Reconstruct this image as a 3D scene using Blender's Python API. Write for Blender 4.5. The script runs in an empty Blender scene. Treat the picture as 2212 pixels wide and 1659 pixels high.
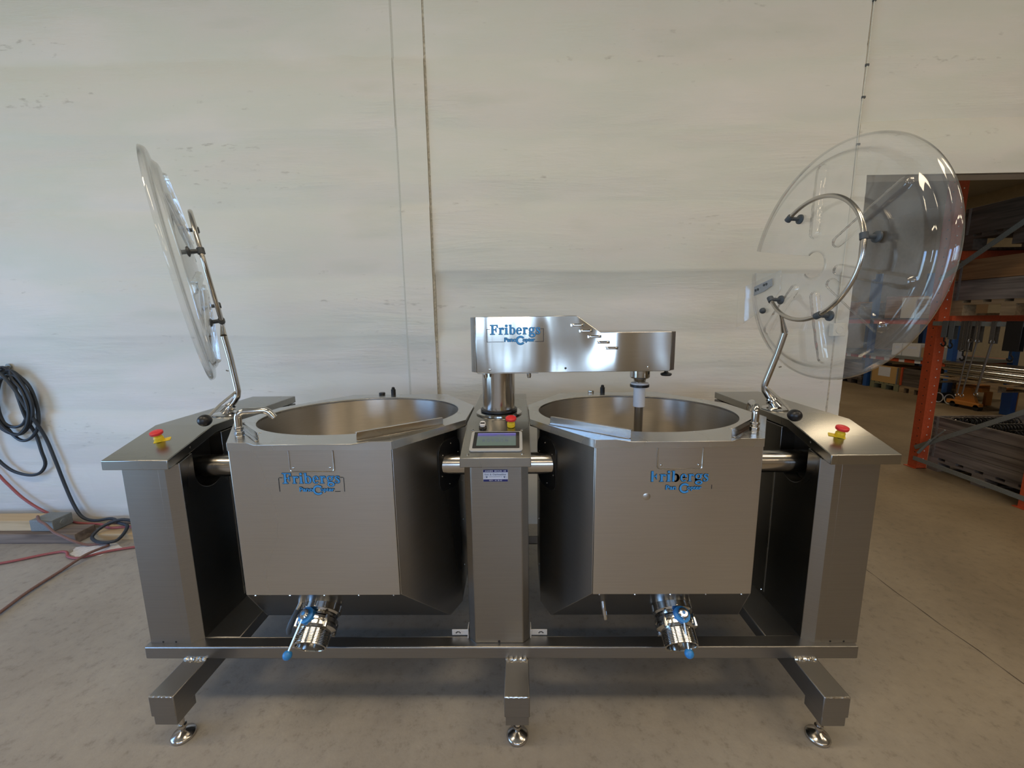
import bpy, bmesh, math, random
from mathutils import Vector, Matrix
random.seed(7)
V = Vector
PI = math.pi
C = bpy.context.scene.collection
SC = bpy.context.scene

# ------------------------------------------------------------------ camera, world, lights, exposure
cam_data = bpy.data.cameras.new('camera')
cam_data.lens = 14.354
cam_data.sensor_width = 36
cam_data.clip_start = 0.02
cam = bpy.data.objects.new('camera', cam_data)
C.objects.link(cam)
cam.matrix_world = Matrix(((0.99982618, 0.01064022, 0.0153101, 0.0),
                           (0.01343245, 0.15839098, -0.9872851, 0.0),
                           (-0.01292991, 0.98731914, 0.15822052, 1.5),
                           (0, 0, 0, 1)))
SC.camera = cam
SC.view_settings.view_transform = 'Standard'
SC.view_settings.look = 'None'
SC.view_settings.gamma = 1
SC.view_settings.use_curve_mapping = False
SC.view_settings.exposure = -0.03
SC.cycles.use_denoising = True
SC.cycles.sample_clamp_indirect = 6
SC.cycles.max_bounces = 12
SC.cycles.transparent_max_bounces = 24

world = bpy.data.worlds.new('world')
SC.world = world
world.use_nodes = True
wn = world.node_tree
sky = wn.nodes.new('ShaderNodeTexSky')
sky.sky_type = 'HOSEK_WILKIE'
sky.turbidity = 3.0
sky.ground_albedo = 0.35
sky.sun_direction = (-0.5, -0.3, 0.8)
tint = wn.nodes.new('ShaderNodeMix')
tint.data_type = 'RGBA'
tint.blend_type = 'MULTIPLY'
tint.inputs['Factor'].default_value = 1.0
tint.inputs['B'].default_value = (0.62, 0.84, 1.15, 1)
wn.links.new(sky.outputs[0], tint.inputs['A'])
wn.links.new(tint.outputs['Result'], wn.nodes['Background'].inputs[0])
wn.nodes['Background'].inputs[1].default_value = 24.0


def area(name, loc, rot, sx, sy, power, color):
    l = bpy.data.lights.new(name, 'AREA')
    l.shape = 'RECTANGLE'
    l.size = sx
    l.size_y = sy
    l.energy = power
    l.color = color
    o = bpy.data.objects.new(name, l)
    C.objects.link(o)
    o.location = loc
    o.rotation_euler = rot
    return o


DAY = (0.55, 0.76, 1.0)
WARM = (1.0, 0.82, 0.58)
# daylight: the sky comes in through the gate in the left wall (a portal guides the sampling) and through the front windows
gp = area('gate_portal', (-6.0, -0.6, 1.25), (0, math.radians(-90), 0), 2.5, 3.6, 1, (1, 1, 1))
gp.data.cycles.is_portal = True
for i, x in enumerate((-3.3, -0.65, 1.05)):
    area('window_daylight', (x, -6.45, 1.9), (math.radians(90), 0, 0), 1.3, 1.35, 20, (0.78, 0.90, 1.0))
# luminaires under the ceiling of the hall and of the store behind
for x in (-3.6, -0.4, 2.8, 6.0):
    for y in (-4.2, 0.3):
        area('luminaire', (x, y, 4.42), (0, 0, 0), 1.9, 0.5, 44, WARM)
for x, y in ((4.9, 5.6), (4.6, 9.5), (9.2, 7.4)):
    area('luminaire_store', (x, y, 4.4), (0, 0, 0), 1.8, 0.4, 42, WARM)

# ------------------------------------------------------------------ materials


def nmat(name):
    m = bpy.data.materials.new(name)
    m.use_nodes = True
    nt = m.node_tree
    return m, nt, nt.nodes['Principled BSDF']


def N(nt, t, **kw):
    n = nt.nodes.new(t)
    for k, v in kw.items():
        if k in n.inputs:
            n.inputs[k].default_value = v
        else:
            setattr(n, k, v)
    return n


def coords(nt, scale=(1, 1, 1), kind='Object'):
    tc = N(nt, 'ShaderNodeTexCoord')
    mp = N(nt, 'ShaderNodeMapping')
    mp.inputs['Scale'].default_value = scale
    nt.links.new(tc.outputs[kind], mp.inputs[0])
    return mp.outputs[0]


def ramp(nt, src, stops):
    r = N(nt, 'ShaderNodeValToRGB')
    el = r.color_ramp.elements
    el[0].position, el[0].color = stops[0][0], (*stops[0][1], 1)
    el[1].position, el[1].color = stops[-1][0], (*stops[-1][1], 1)
    for p, c in stops[1:-1]:
        e = el.new(p)
        e.color = (*c, 1)
    nt.links.new(src, r.inputs[0])
    return r.outputs[0]


def plain(name, col, rough=0.5, metal=0.0, var=0.08, scale=30, bump=0.0, **kw):
    m, nt, b = nmat(name)
    co = coords(nt, (scale,) * 3)
    n = N(nt, 'ShaderNodeTexNoise', Detail=4.0)
    nt.links.new(co, n.inputs[0])
    lo = tuple(max(0, c * (1 - var)) for c in col)
    hi = tuple(min(1, c * (1 + var)) for c in col)
    nt.links.new(ramp(nt, n.outputs[0], [(0.3, lo), (0.7, hi)]), b.inputs['Base Color'])
    b.inputs['Roughness'].default_value = rough
    b.inputs['Metallic'].default_value = metal
    if bump:
        bp = N(nt, 'ShaderNodeBump', Strength=bump, Distance=0.002)
        nt.links.new(n.outputs[0], bp.inputs['Height'])
        nt.links.new(bp.outputs[0], b.inputs['Normal'])
    for k, v in kw.items():
        b.inputs[k].default_value = v
    return m


def steel(name, col=(0.56, 0.54, 0.51), rough=0.3, wav=0.0, wscale=3.0, brush=(2, 2, 120), bstr=0.03, rvar=0.08, aniso=0.0, arot=0.0, wmap=(1, 1, 0.4)):
    m, nt, b = nmat(name)
    b.inputs['Metallic'].default_value = 1.0
    co = coords(nt, brush)
    n = N(nt, 'ShaderNodeTexNoise', Detail=3.0, Scale=3.0)
    nt.links.new(co, n.inputs[0])
    co2 = coords(nt, wmap)
    n2 = N(nt, 'ShaderNodeTexNoise', Detail=0.0, Scale=wscale)
    nt.links.new(co2, n2.inputs[0])
    n3 = N(nt, 'ShaderNodeTexNoise', Detail=1.5, Scale=3.0)
    nt.links.new(co2, n3.inputs[0])
    mr = N(nt, 'ShaderNodeMapRange')
    mr.inputs['From Min'].default_value = 0.1
    mr.inputs['From Max'].default_value = 0.9
    mr.inputs['To Min'].default_value = rough - rvar
    mr.inputs['To Max'].default_value = rough + rvar
    nt.links.new(n3.outputs[0], mr.inputs[0])
    nt.links.new(mr.outputs[0], b.inputs['Roughness'])
    nt.links.new(ramp(nt, n.outputs[0], [(0.3, tuple(c * 0.965 for c in col)), (0.7, tuple(min(1, c * 1.03) for c in col))]), b.inputs['Base Color'])
    if wav:
        b2 = N(nt, 'ShaderNodeBump', Strength=1.0, Distance=wav)
        nt.links.new(n2.outputs[0], b2.inputs['Height'])
        nt.links.new(b2.outputs[0], b.inputs['Normal'])
    if aniso:
        b.inputs['Anisotropic'].default_value = aniso
        tg = N(nt, 'ShaderNodeTangent', direction_type='RADIAL', axis='Z')
        nt.links.new(tg.outputs[0], b.inputs['Tangent'])
        b.inputs['Anisotropic Rotation'].default_value = arot
    return m


M = {}
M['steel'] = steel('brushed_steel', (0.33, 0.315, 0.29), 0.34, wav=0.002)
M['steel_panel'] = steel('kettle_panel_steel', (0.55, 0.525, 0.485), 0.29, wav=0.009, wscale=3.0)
M['steel_side'] = steel('shaded_side_steel', (0.20, 0.195, 0.185), 0.30, wav=0.002)  # darker copy of the steel, shade on inner faces put into the colour
M['steel_rim'] = steel('rim_steel', (0.58, 0.575, 0.55), 0.27, brush=(3, 90, 3))
M['steel_lid'] = steel('cabinet_lid_steel', (0.37, 0.36, 0.33), 0.28, brush=(3, 80, 3), rvar=0.04)
M['steel_arm'] = steel('arm_housing_steel', (0.58, 0.57, 0.55), 0.17, wav=0.030, wscale=7.0, rvar=0.04)
M['steel_bowl'] = steel('bowl_steel', (0.56, 0.52, 0.46), 0.34, brush=(5, 5, 60), rvar=0.04, aniso=0.9, arot=0.25)
M['steel_tube'] = steel('tube_steel', (0.54, 0.51, 0.47), 0.20, brush=(3, 3, 3), rvar=0.03)
M['steel_frame'] = steel('frame_steel', (0.31, 0.30, 0.285), 0.36)
M['chrome'] = steel('polished_steel', (0.56, 0.55, 0.53), 0.13, rvar=0.03)
M['dark'] = plain('dark_shadow_steel', (0.03, 0.03, 0.03), 0.45, 0.4)  # near-black, the shadow under the kettles painted into the steel
M['bracket'] = plain('pale_bracket_steel', (0.62, 0.60, 0.57), 0.35, 0.25, var=0.03)
M['weld'] = steel('weld_bead_steel', (0.62, 0.58, 0.50), 0.25, wav=0.004, wscale=60)
M['red'] = plain('red_plastic', (0.62, 0.03, 0.035), 0.4)
M['yellow'] = plain('yellow_plastic', (0.80, 0.58, 0.02), 0.4)
M['white'] = plain('white_plastic', (0.70, 0.70, 0.72), 0.4, var=0.01)
M['black'] = plain('black_plastic', (0.012, 0.012, 0.013), 0.35)
M['rubber'] = plain('grey_rubber', (0.055, 0.065, 0.075), 0.5)
M['bluep'] = plain('blue_plastic', (0.03, 0.22, 0.55), 0.35)
M['logo_blue'] = plain('blue_print', (0.045, 0.27, 0.62), 0.45, var=0.05)
M['logo_black'] = plain('black_print', (0.010, 0.012, 0.02), 0.5)
M['bezel'] = plain('grey_bezel', (0.40, 0.41, 0.42), 0.4, var=0.015)
M['navy'] = plain('navy_print', (0.008, 0.012, 0.12), 0.5, var=0.03)
M['sticker'] = plain('sticker_white', (0.62, 0.66, 0.78), 0.5, var=0.03)
M['slate'] = plain('slate_print', (0.12, 0.16, 0.26), 0.5)
M['cable'] = plain('black_cable', (0.018, 0.024, 0.032), 0.5)
M['hose'] = plain('red_hose', (0.30, 0.075, 0.07), 0.6, var=0.15)
M['hose_brown'] = plain('brown_hose', (0.19, 0.105, 0.085), 0.7, var=0.2)
M['orange'] = plain('orange_paint', (0.46, 0.075, 0.025), 0.5, var=0.12, scale=12)
M['galv'] = plain('galvanised_steel', (0.22, 0.235, 0.225), 0.55, 0.3, var=0.12)
M['whitepaint'] = plain('white_card', (0.62, 0.63, 0.64), 0.8)
M['blue_steel'] = plain('blue_rack_paint', (0.02, 0.09, 0.30), 0.5, var=0.2)
M['card'] = plain('brown_card', (0.36, 0.23, 0.12), 0.8)
M['brush_black'] = plain('black_oily_metal', (0.02, 0.02, 0.02), 0.4, 0.5)
M['strap'] = plain('grey_webbing', (0.10, 0.11, 0.115), 0.8, var=0.2)
M['rope'] = plain('dark_rope', (0.07, 0.06, 0.05), 0.9, var=0.3)
M['yellow_truck'] = plain('orange_truck_paint', (0.50, 0.20, 0.04), 0.5, var=0.15)
M['greenwood'] = plain('greenish_wood', (0.20, 0.20, 0.12), 0.8, var=0.2)
M['print_grey'] = plain('frosted_patch', (0.28, 0.30, 0.32), 0.6)
M['cream'] = plain('cream_plastic', (0.60, 0.58, 0.50), 0.5)


def wood(name, a, b_, axis='y'):
    m, nt, b = nmat(name)
    sc = {'x': (1.5, 22, 22), 'y': (22, 1.5, 22), 'z': (22, 22, 1.5)}[axis]
    co = coords(nt, sc)
    n = N(nt, 'ShaderNodeTexNoise', Detail=6.0, Scale=1.2, Distortion=0.6)
    nt.links.new(co, n.inputs[0])
    nt.links.new(ramp(nt, n.outputs[0], [(0.3, a), (0.72, b_)]), b.inputs['Base Color'])
    b.inputs['Roughness'].default_value = 0.85
    bp = N(nt, 'ShaderNodeBump', Strength=0.4, Distance=0.003)
    nt.links.new(n.outputs[0], bp.inputs['Height'])
    nt.links.new(bp.outputs[0], b.inputs['Normal'])
    return m


M['wood_grey'] = wood('weathered_wood', (0.075, 0.062, 0.055), (0.26, 0.22, 0.195))
M['wood_dark'] = wood('dark_wood', (0.035, 0.028, 0.022), (0.13, 0.10, 0.08))
M['wood_pallet'] = wood('pallet_wood', (0.16, 0.11, 0.06), (0.36, 0.26, 0.15))
M['wood_brown'] = wood('brown_board', (0.16, 0.08, 0.03), (0.30, 0.16, 0.07))
M['wood_light'] = wood('light_timber', (0.42, 0.30, 0.16), (0.60, 0.46, 0.28), 'x')
M['wood_old'] = wood('old_timber', (0.10, 0.075, 0.06), (0.24, 0.19, 0.15), 'x')
M['osb'] = plain('particle_board', (0.48, 0.30, 0.11), 0.8, var=0.25, scale=60)


def wall_mat():
    m, nt, b = nmat('painted_concrete')
    b.inputs['Roughness'].default_value = 0.6
    # horizontal board marks: noise stretched along x
    co = coords(nt, (0.7, 0.7, 6.0))
    s1 = N(nt, 'ShaderNodeTexNoise', Detail=7.0, Scale=1.0, Roughness=0.62, Distortion=0.3)
    nt.links.new(co, s1.inputs[0])
    co2 = coords(nt, (1, 1, 1))
    s2 = N(nt, 'ShaderNodeTexNoise', Detail=4.0, Scale=1.1)
    nt.links.new(coords(nt, (0.6, 0.6, 2.4)), s2.inputs[0])
    co3 = coords(nt, (14, 14, 45))
    s3 = N(nt, 'ShaderNodeTexNoise', Detail=4.0, Scale=1.0)
    nt.links.new(co3, s3.inputs[0])
    base = ramp(nt, s2.outputs[0], [(0.32, (0.565, 0.565, 0.515)), (0.42, (0.625, 0.605, 0.57)), (0.52, (0.605, 0.61, 0.56)), (0.66, (0.665, 0.64, 0.61))])
    # dark pits and grime where two noises meet
    mul = N(nt, 'ShaderNodeMath', operation='MULTIPLY')
    nt.links.new(s1.outputs[0], mul.inputs[0])
    nt.links.new(s3.outputs[0], mul.inputs[1])
    pit = ramp(nt, mul.outputs[0], [(0.375, (0, 0, 0)), (0.47, (0.6, 0.6, 0.6))])
    mx = N(nt, 'ShaderNodeMix', data_type='RGBA')
    nt.links.new(pit, mx.inputs['Factor'])
    nt.links.new(base, mx.inputs['A'])
    mx.inputs['B'].default_value = (0.34, 0.32, 0.29, 1)
    nt.links.new(mx.outputs['Result'], b.inputs['Base Color'])
    b1 = N(nt, 'ShaderNodeBump', Strength=1.0, Distance=0.016)
    # the board marks come and go in patches
    s4 = N(nt, 'ShaderNodeTexNoise', Detail=2.0, Scale=1.0)
    nt.links.new(coords(nt, (1.1, 1.1, 3.0)), s4.inputs[0])
    msk = N(nt, 'ShaderNodeMapRange')
    msk.inputs['From Min'].default_value = 0.42
    msk.inputs['From Max'].default_value = 0.66
    msk.inputs['To Min'].default_value = 0.12
    nt.links.new(s4.outputs[0], msk.inputs[0])
    mh = N(nt, 'ShaderNodeMath', operation='MULTIPLY')
    nt.links.new(s1.outputs[0], mh.inputs[0])
    nt.links.new(msk.outputs[0], mh.inputs[1])
    nt.links.new(mh.outputs[0], b1.inputs['Height'])
    b2 = N(nt, 'ShaderNodeBump', Strength=0.25, Distance=0.002)
    nt.links.new(s3.outputs[0], b2.inputs['Height'])
    nt.links.new(b1.outputs[0], b2.inputs['Normal'])
    nt.links.new(b2.outputs[0], b.inputs['Normal'])
    return m


def floor_mat():
    m, nt, b = nmat('worn_concrete_floor')
    co = coords(nt, (1, 1, 1))
    a = N(nt, 'ShaderNodeTexNoise', Detail=8.0, Scale=1.3, Roughness=0.6)
    nt.links.new(co, a.inputs[0])
    c = N(nt, 'ShaderNodeTexNoise', Detail=6.0, Scale=24.0, Roughness=0.75)
    nt.links.new(co, c.inputs[0])
    base = ramp(nt, a.outputs[0], [(0.30, (0.155, 0.115, 0.066)), (0.5, (0.200, 0.150, 0.088)), (0.72, (0.245, 0.19, 0.118))])
    # paler and greyer towards the far left, browner to the right
    sx = N(nt, 'ShaderNodeSeparateXYZ')
    nt.links.new(co, sx.inputs[0])
    mr = N(nt, 'ShaderNodeMapRange')
    mr.inputs['From Min'].default_value = 0.2
    mr.inputs['From Max'].default_value = -2.8
    nt.links.new(sx.outputs[0], mr.inputs[0])
    mx = N(nt, 'ShaderNodeMix', data_type='RGBA')
    nt.links.new(mr.outputs[0], mx.inputs['Factor'])
    nt.links.new(base, mx.inputs['A'])
    g = ramp(nt, a.outputs[0], [(0.3, (0.27, 0.24, 0.20)), (0.7, (0.37, 0.34, 0.29))])
    nt.links.new(g, mx.inputs['B'])
    m2 = N(nt, 'ShaderNodeMix', data_type='RGBA', blend_type='MULTIPLY')
    m2.inputs['Factor'].default_value = 0.8
    nt.links.new(mx.outputs['Result'], m2.inputs['A'])
    nt.links.new(ramp(nt, c.outputs[0], [(0.30, (0.62, 0.60, 0.58)), (0.45, (0.95, 0.95, 0.95)), (0.7, (1.08, 1.07, 1.05))]), m2.inputs['B'])
    nt.links.new(m2.outputs['Result'], b.inputs['Base Color'])
    b.inputs['Roughness'].default_value = 0.62
    bp = N(nt, 'ShaderNodeBump', Strength=0.35, Distance=0.003)
    nt.links.new(c.outputs[0], bp.inputs['Height'])
    nt.links.new(bp.outputs[0], b.inputs['Normal'])
    return m


def clear_mat(name, tint=(0.985, 0.985, 0.98), haze=0.07, ior=1.5):
    m = bpy.data.materials.new(name)
    m.use_nodes = True
    nt = m.node_tree
    nt.nodes.remove(nt.nodes['Principled BSDF'])
    out = nt.nodes['Material Output']
    tr = N(nt, 'ShaderNodeBsdfTransparent')
    lw = N(nt, 'ShaderNodeLayerWeight')
    lw.inputs['Blend'].default_value = 0.5
    nt.links.new(ramp(nt, lw.outputs['Facing'], [(0.0, tint), (0.45, tuple(c * 0.975 for c in tint)), (0.62, (0.86, 0.865, 0.86)), (0.8, (0.60, 0.61, 0.60)), (1.0, (0.40, 0.41, 0.40))]), tr.inputs[0])
    gl = N(nt, 'ShaderNodeBsdfGlossy')
    gl.inputs['Roughness'].default_value = 0.035
    gl.inputs['Color'].default_value = (1, 1, 1, 1)
    # reflectance of a thin clear sheet: 4 % head on, rising towards grazing, the same from both sides
    pw = N(nt, 'ShaderNodeMath', operation='POWER')
    nt.links.new(lw.outputs['Facing'], pw.inputs[0])
    pw.inputs[1].default_value = 2.6
    fr = N(nt, 'ShaderNodeMapRange')
    fr.inputs['To Min'].default_value = 0.045
    fr.inputs['To Max'].default_value = 0.85
    nt.links.new(pw.outputs[0], fr.inputs[0])
    mix = N(nt, 'ShaderNodeMixShader')
    nt.links.new(fr.outputs[0], mix.inputs[0])
    nt.links.new(tr.outputs[0], mix.inputs[1])
    nt.links.new(gl.outputs[0], mix.inputs[2])
    df = N(nt, 'ShaderNodeBsdfDiffuse')
    df.inputs[0].default_value = (0.8, 0.8, 0.78, 1)
    mix2 = N(nt, 'ShaderNodeMixShader')
    co = coords(nt, (3, 3, 3))
    n = N(nt, 'ShaderNodeTexNoise', Detail=6.0, Scale=2.0)
    nt.links.new(co, n.inputs[0])
    mr = N(nt, 'ShaderNodeMapRange')
    mr.inputs['From Min'].default_value = 0.35
    mr.inputs['From Max'].default_value = 0.75
    mr.inputs['To Min'].default_value = haze * 0.4
    mr.inputs['To Max'].default_value = haze * 1.8
    nt.links.new(n.outputs[0], mr.inputs[0])
    nt.links.new(mr.outputs[0], mix2.inputs[0])
    nt.links.new(mix.outputs[0], mix2.inputs[1])
    nt.links.new(df.outputs[0], mix2.inputs[2])
    nt.links.new(mix2.outputs[0], out.inputs[0])
    return m


def screen_mat():
    m, nt, b = nmat('lcd_screen')
    co = coords(nt, (1, 1, 1), 'Generated')
    sx = N(nt, 'ShaderNodeSeparateXYZ')
    nt.links.new(co, sx.inputs[0])
    r = ramp(nt, sx.outputs[1], [(0.0, (0.10, 0.15, 0.135)), (0.68, (0.12, 0.16, 0.17)), (0.86, (0.10, 0.09, 0.36)), (1.0, (0.18, 0.20, 0.48))])
    nt.links.new(r, b.inputs['Base Color'])
    nt.links.new(r, b.inputs['Emission Color'])
    b.inputs['Emission Strength'].default_value = 0.28
    b.inputs['Roughness'].default_value = 0.2
    return m


M['wall'] = wall_mat()
M['floor'] = floor_mat()
M['clear'] = clear_mat('clear_lid_plastic')
M['screen'] = screen_mat()
M['plaster'] = plain('plain_wall_paint', (0.46, 0.42, 0.36), 0.8, var=0.06, scale=2)
M['store_wall'] = plain('store_wall_paint', (0.52, 0.46, 0.34), 0.85, var=0.06, scale=2)
M['ceil'] = plain('ceiling_sheet', (0.42, 0.40, 0.36), 0.7, var=0.05, scale=2)
M['joint'] = plain('joint_fill', (0.44, 0.41, 0.34), 0.9, var=0.3, scale=12)  # joint tone; beside the pilaster it paints in the shadow gap
M['chalk'] = plain('spilled_white_dust', (0.62, 0.61, 0.60), 0.9, var=0.15, scale=9)

# ------------------------------------------------------------------ mesh helpers
ORG = {}


class MB:
    def __init__(s):
        s.v = []
        s.f = []

    def add(s, vs, fs):
        k = len(s.v)
        s.v += [tuple(p) for p in vs]
        s.f += [tuple(i + k for i in f) for f in fs]
        return s

    def box(s, x0, x1, y0, y1, z0, z1):
        return s.add([(x0, y0, z0), (x1, y0, z0), (x1, y1, z0), (x0, y1, z0), (x0, y0, z1), (x1, y0, z1), (x1, y1, z1), (x0, y1, z1)],
                     [(0, 3, 2, 1), (4, 5, 6, 7), (0, 1, 5, 4), (1, 2, 6, 5), (2, 3, 7, 6), (3, 0, 4, 7)])

    def prism(s, pts, vec):
        n = len(pts)
        vec = V(vec)
        P = [V(p) for p in pts]
        nrm = V((0, 0, 0))
        for i in range(n):
            nrm += P[i].cross(P[(i + 1) % n])
        if nrm.dot(vec) > 0:
            P.reverse()
        return s.add(P + [p + vec for p in P],
                     [tuple(range(n)), tuple(reversed(range(n, 2 * n)))] + [(i, i + n, (i + 1) % n + n, (i + 1) % n) for i in range(n)])

    def frame(s, axis):
        a = V(axis).normalized()
        t = V((0, 0, 1)) if abs(a.z) < 0.9 else V((1, 0, 0))
        u = a.cross(t).normalized()
        return a, u, a.cross(u)

    def lathe(s, o, axis, prof, n=32):
        a, u, w = s.frame(axis)
        o = V(o)
        vs, fs = [], []
        for r, h in prof:
            for i in range(n):
                t = 2 * PI * i / n
                vs.append(o + a * h + (u * math.cos(t) + w * math.sin(t)) * max(r, 1e-5))
        for k in range(len(prof) - 1):
            for i in range(n):
                j = (i + 1) % n
                fs.append((k * n + i, k * n + j, (k + 1) * n + j, (k + 1) * n + i))
        if prof[0][0] > 1e-4:
            fs.append(tuple(reversed(range(n))))
        if prof[-1][0] > 1e-4:
            fs.append(tuple(range((len(prof) - 1) * n, len(prof) * n)))
        # orientation: axis outwards
        return s.add(vs, fs)

    def open_lathe(s, o, axis, prof, n=64):
        a, u, w = s.frame(axis)
        o = V(o)
        vs, fs = [], []
        for r, h in prof:
            for i in range(n):
                t = 2 * PI * i / n
                vs.append(o + a * h + (u * math.cos(t) + w * math.sin(t)) * max(r, 1e-5))
        for k in range(len(prof) - 1):
            for i in range(n):
                j = (i + 1) % n
                fs.append((k * n + i, k * n + j, (k + 1) * n + j, (k + 1) * n + i))
        return s.add(vs, fs)

    def cyl(s, p0, p1, r, r1=None, n=20):
        p0, p1 = V(p0), V(p1)
        L = (p1 - p0).length
        return s.lathe(p0, p1 - p0, [(r, 0), (r if r1 is None else r1, L)], n)

    def tube(s, path, r, n=10, closed=False):
        P = [V(p) for p in path]
        m = len(P)
        vs, fs = [], []
        T = []
        for i in range(m):
            if closed:
                T.append((P[(i + 1) % m] - P[i - 1]).normalized())
            else:
                T.append((P[min(i + 1, m - 1)] - P[max(i - 1, 0)]).normalized())
        up = V((0, 0, 1)) if abs(T[0].z) < 0.9 else V((1, 0, 0))
        u = T[0].cross(up).normalized()
        for i in range(m):
            u = (u - T[i] * u.dot(T[i])).normalized()
            w = T[i].cross(u)
            rr = r[i] if isinstance(r, (list, tuple)) else r
            for k in range(n):
                t = 2 * PI * k / n
                vs.append(P[i] + (u * math.cos(t) + w * math.sin(t)) * rr)
        for i in range(m if closed else m - 1):
            j = (i + 1) % m
            for k in range(n):
                l = (k + 1) % n
                fs.append((i * n + k, i * n + l, j * n + l, j * n + k))
        if not closed:
            fs.append(tuple(reversed(range(n))))
            fs.append(tuple(range((m - 1) * n, m * n)))
        return s.add(vs, fs)

    def sphere(s, c, r, n=16, sq=(1, 1, 1)):
        k = n // 2
        vs, fs = [], []
        for i in range(k + 1):
            a = PI * i / k
            for j in range(n):
                t = 2 * PI * j / n
                vs.append((c[0] + r * sq[0] * math.sin(a) * math.cos(t), c[1] + r * sq[1] * math.sin(a) * math.sin(t), c[2] + r * sq[2] * math.cos(a)))
        for i in range(k):
            for j in range(n):
                l = (j + 1) % n
                fs.append((i * n + j, (i + 1) * n + j, (i + 1) * n + l, i * n + l))
        return s.add(vs, fs)

    def build(s, name, mat, parent=None, bevel=0.0, angle=35, seg=2, kind=None, merge=True):
        me = bpy.data.meshes.new(name)
        if parent is None:
            lo = V((min(p[0] for p in s.v), min(p[1] for p in s.v), min(p[2] for p in s.v)))
            hi = V((max(p[0] for p in s.v), max(p[1] for p in s.v), max(p[2] for p in s.v)))
            org = V(((lo.x + hi.x) / 2, (lo.y + hi.y) / 2, lo.z))
        else:
            org = ORG[parent.name]
        me.from_pydata([V(p) - org for p in s.v], [], s.f)
        me.materials.append(M[mat] if isinstance(mat, str) else mat)
        bm = bmesh.new()
        bm.from_mesh(me)
        if merge:
            bmesh.ops.remove_doubles(bm, verts=bm.verts, dist=2e-5)
            bmesh.ops.dissolve_degenerate(bm, edges=bm.edges, dist=1e-6)
        bmesh.ops.recalc_face_normals(bm, faces=bm.faces)
        bm.to_mesh(me)
        bm.free()
        me.shade_smooth()
        me.set_sharp_from_angle(angle=math.radians(angle))
        o = bpy.data.objects.new(name, me)
        C.objects.link(o)
        if parent is None:
            o.location = org
        else:
            o.parent = parent
        ORG[o.name] = org.copy()
        if bevel:
            md = o.modifiers.new('bevel', 'BEVEL')
            md.width = bevel
            md.segments = seg
            md.limit_method = 'ANGLE'
            md.angle_limit = math.radians(40)
            md.harden_normals = False
        if kind:
            o['kind'] = kind
        return o


def tag(o, label, cat=None, group=None):
    o['label'] = label
    if cat:
        o['category'] = cat
    if group:
        o['group'] = group
    return o


def thing(name, loc, label, cat, group=None):
    o = bpy.data.objects.new(name, None)
    C.objects.link(o)
    o.location = loc
    o.empty_display_size = 0.1
    ORG[o.name] = V(loc)
    return tag(o, label, cat, group)


def text_polys(body, size, bold=0.0):
    cu = bpy.data.curves.new('lettering', 'FONT')
    cu.body = body
    cu.size = size
    cu.offset = bold
    cu.resolution_u = 3
    o = bpy.data.objects.new('lettering', cu)
    C.objects.link(o)
    dg = bpy.context.evaluated_depsgraph_get()
    me = bpy.data.meshes.new_from_object(o.evaluated_get(dg))
    vs = [tuple(v.co) for v in me.vertices]
    fs = [tuple(p.vertices) for p in me.polygons]
    bpy.data.objects.remove(o)
    bpy.data.curves.remove(cu)
    bpy.data.meshes.remove(me)
    return vs, fs


def text_fit(mb, body, o, ex, ez, w, h, bold=0.0, lift=0.0, nrm=None):
    """lettering laid on a plane: o lower left corner, ex / ez unit directions, w x h size"""
    vs, fs = text_polys(body, 1.0, bold)
    x0, x1 = min(v[0] for v in vs), max(v[0] for v in vs)
    y0, y1 = min(v[1] for v in vs), max(v[1] for v in vs)
    o, ex, ez = V(o), V(ex), V(ez)
    nn = V(nrm) if nrm else V((0, -1, 0))
    mb.add([o + ex * ((v[0] - x0) / (x1 - x0) * w) + ez * ((v[1] - y0) / (y1 - y0) * h) + nn * lift for v in vs], fs)


# ------------------------------------------------------------------ setting
WY = 2.82


def struct(mb, name, mat, **k):
    o = mb.build(name, mat, **k)
    if not k.get('parent'):
        o['kind'] = 'structure'
    return o


fl = struct(MB().box(-6.2, 12.2, -6.7, 14.2, -0.2, 0), 'floor', 'floor')
ceil = struct(MB().box(-6.2, 12.2, -6.7, 14.2, 4.5, 4.7), 'ceiling', 'ceil')
# back wall: solid core and precast panels standing a little proud of it
wb = MB().box(-6.2, 2.244, WY + 0.02, 2.965, 0, 4.5).box(2.244, 5.8, WY + 0.02, 2.965, 2.377, 4.5).box(5.8, 12.2, WY + 0.02, 2.965, 0, 4.5)
wall_back = struct(wb, 'wall_back', 'wall')
ZB = [0, 0.46, 0.862, 1.40, 1.80, 2.245, 2.705, 3.115, 3.6, 4.5]


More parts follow.
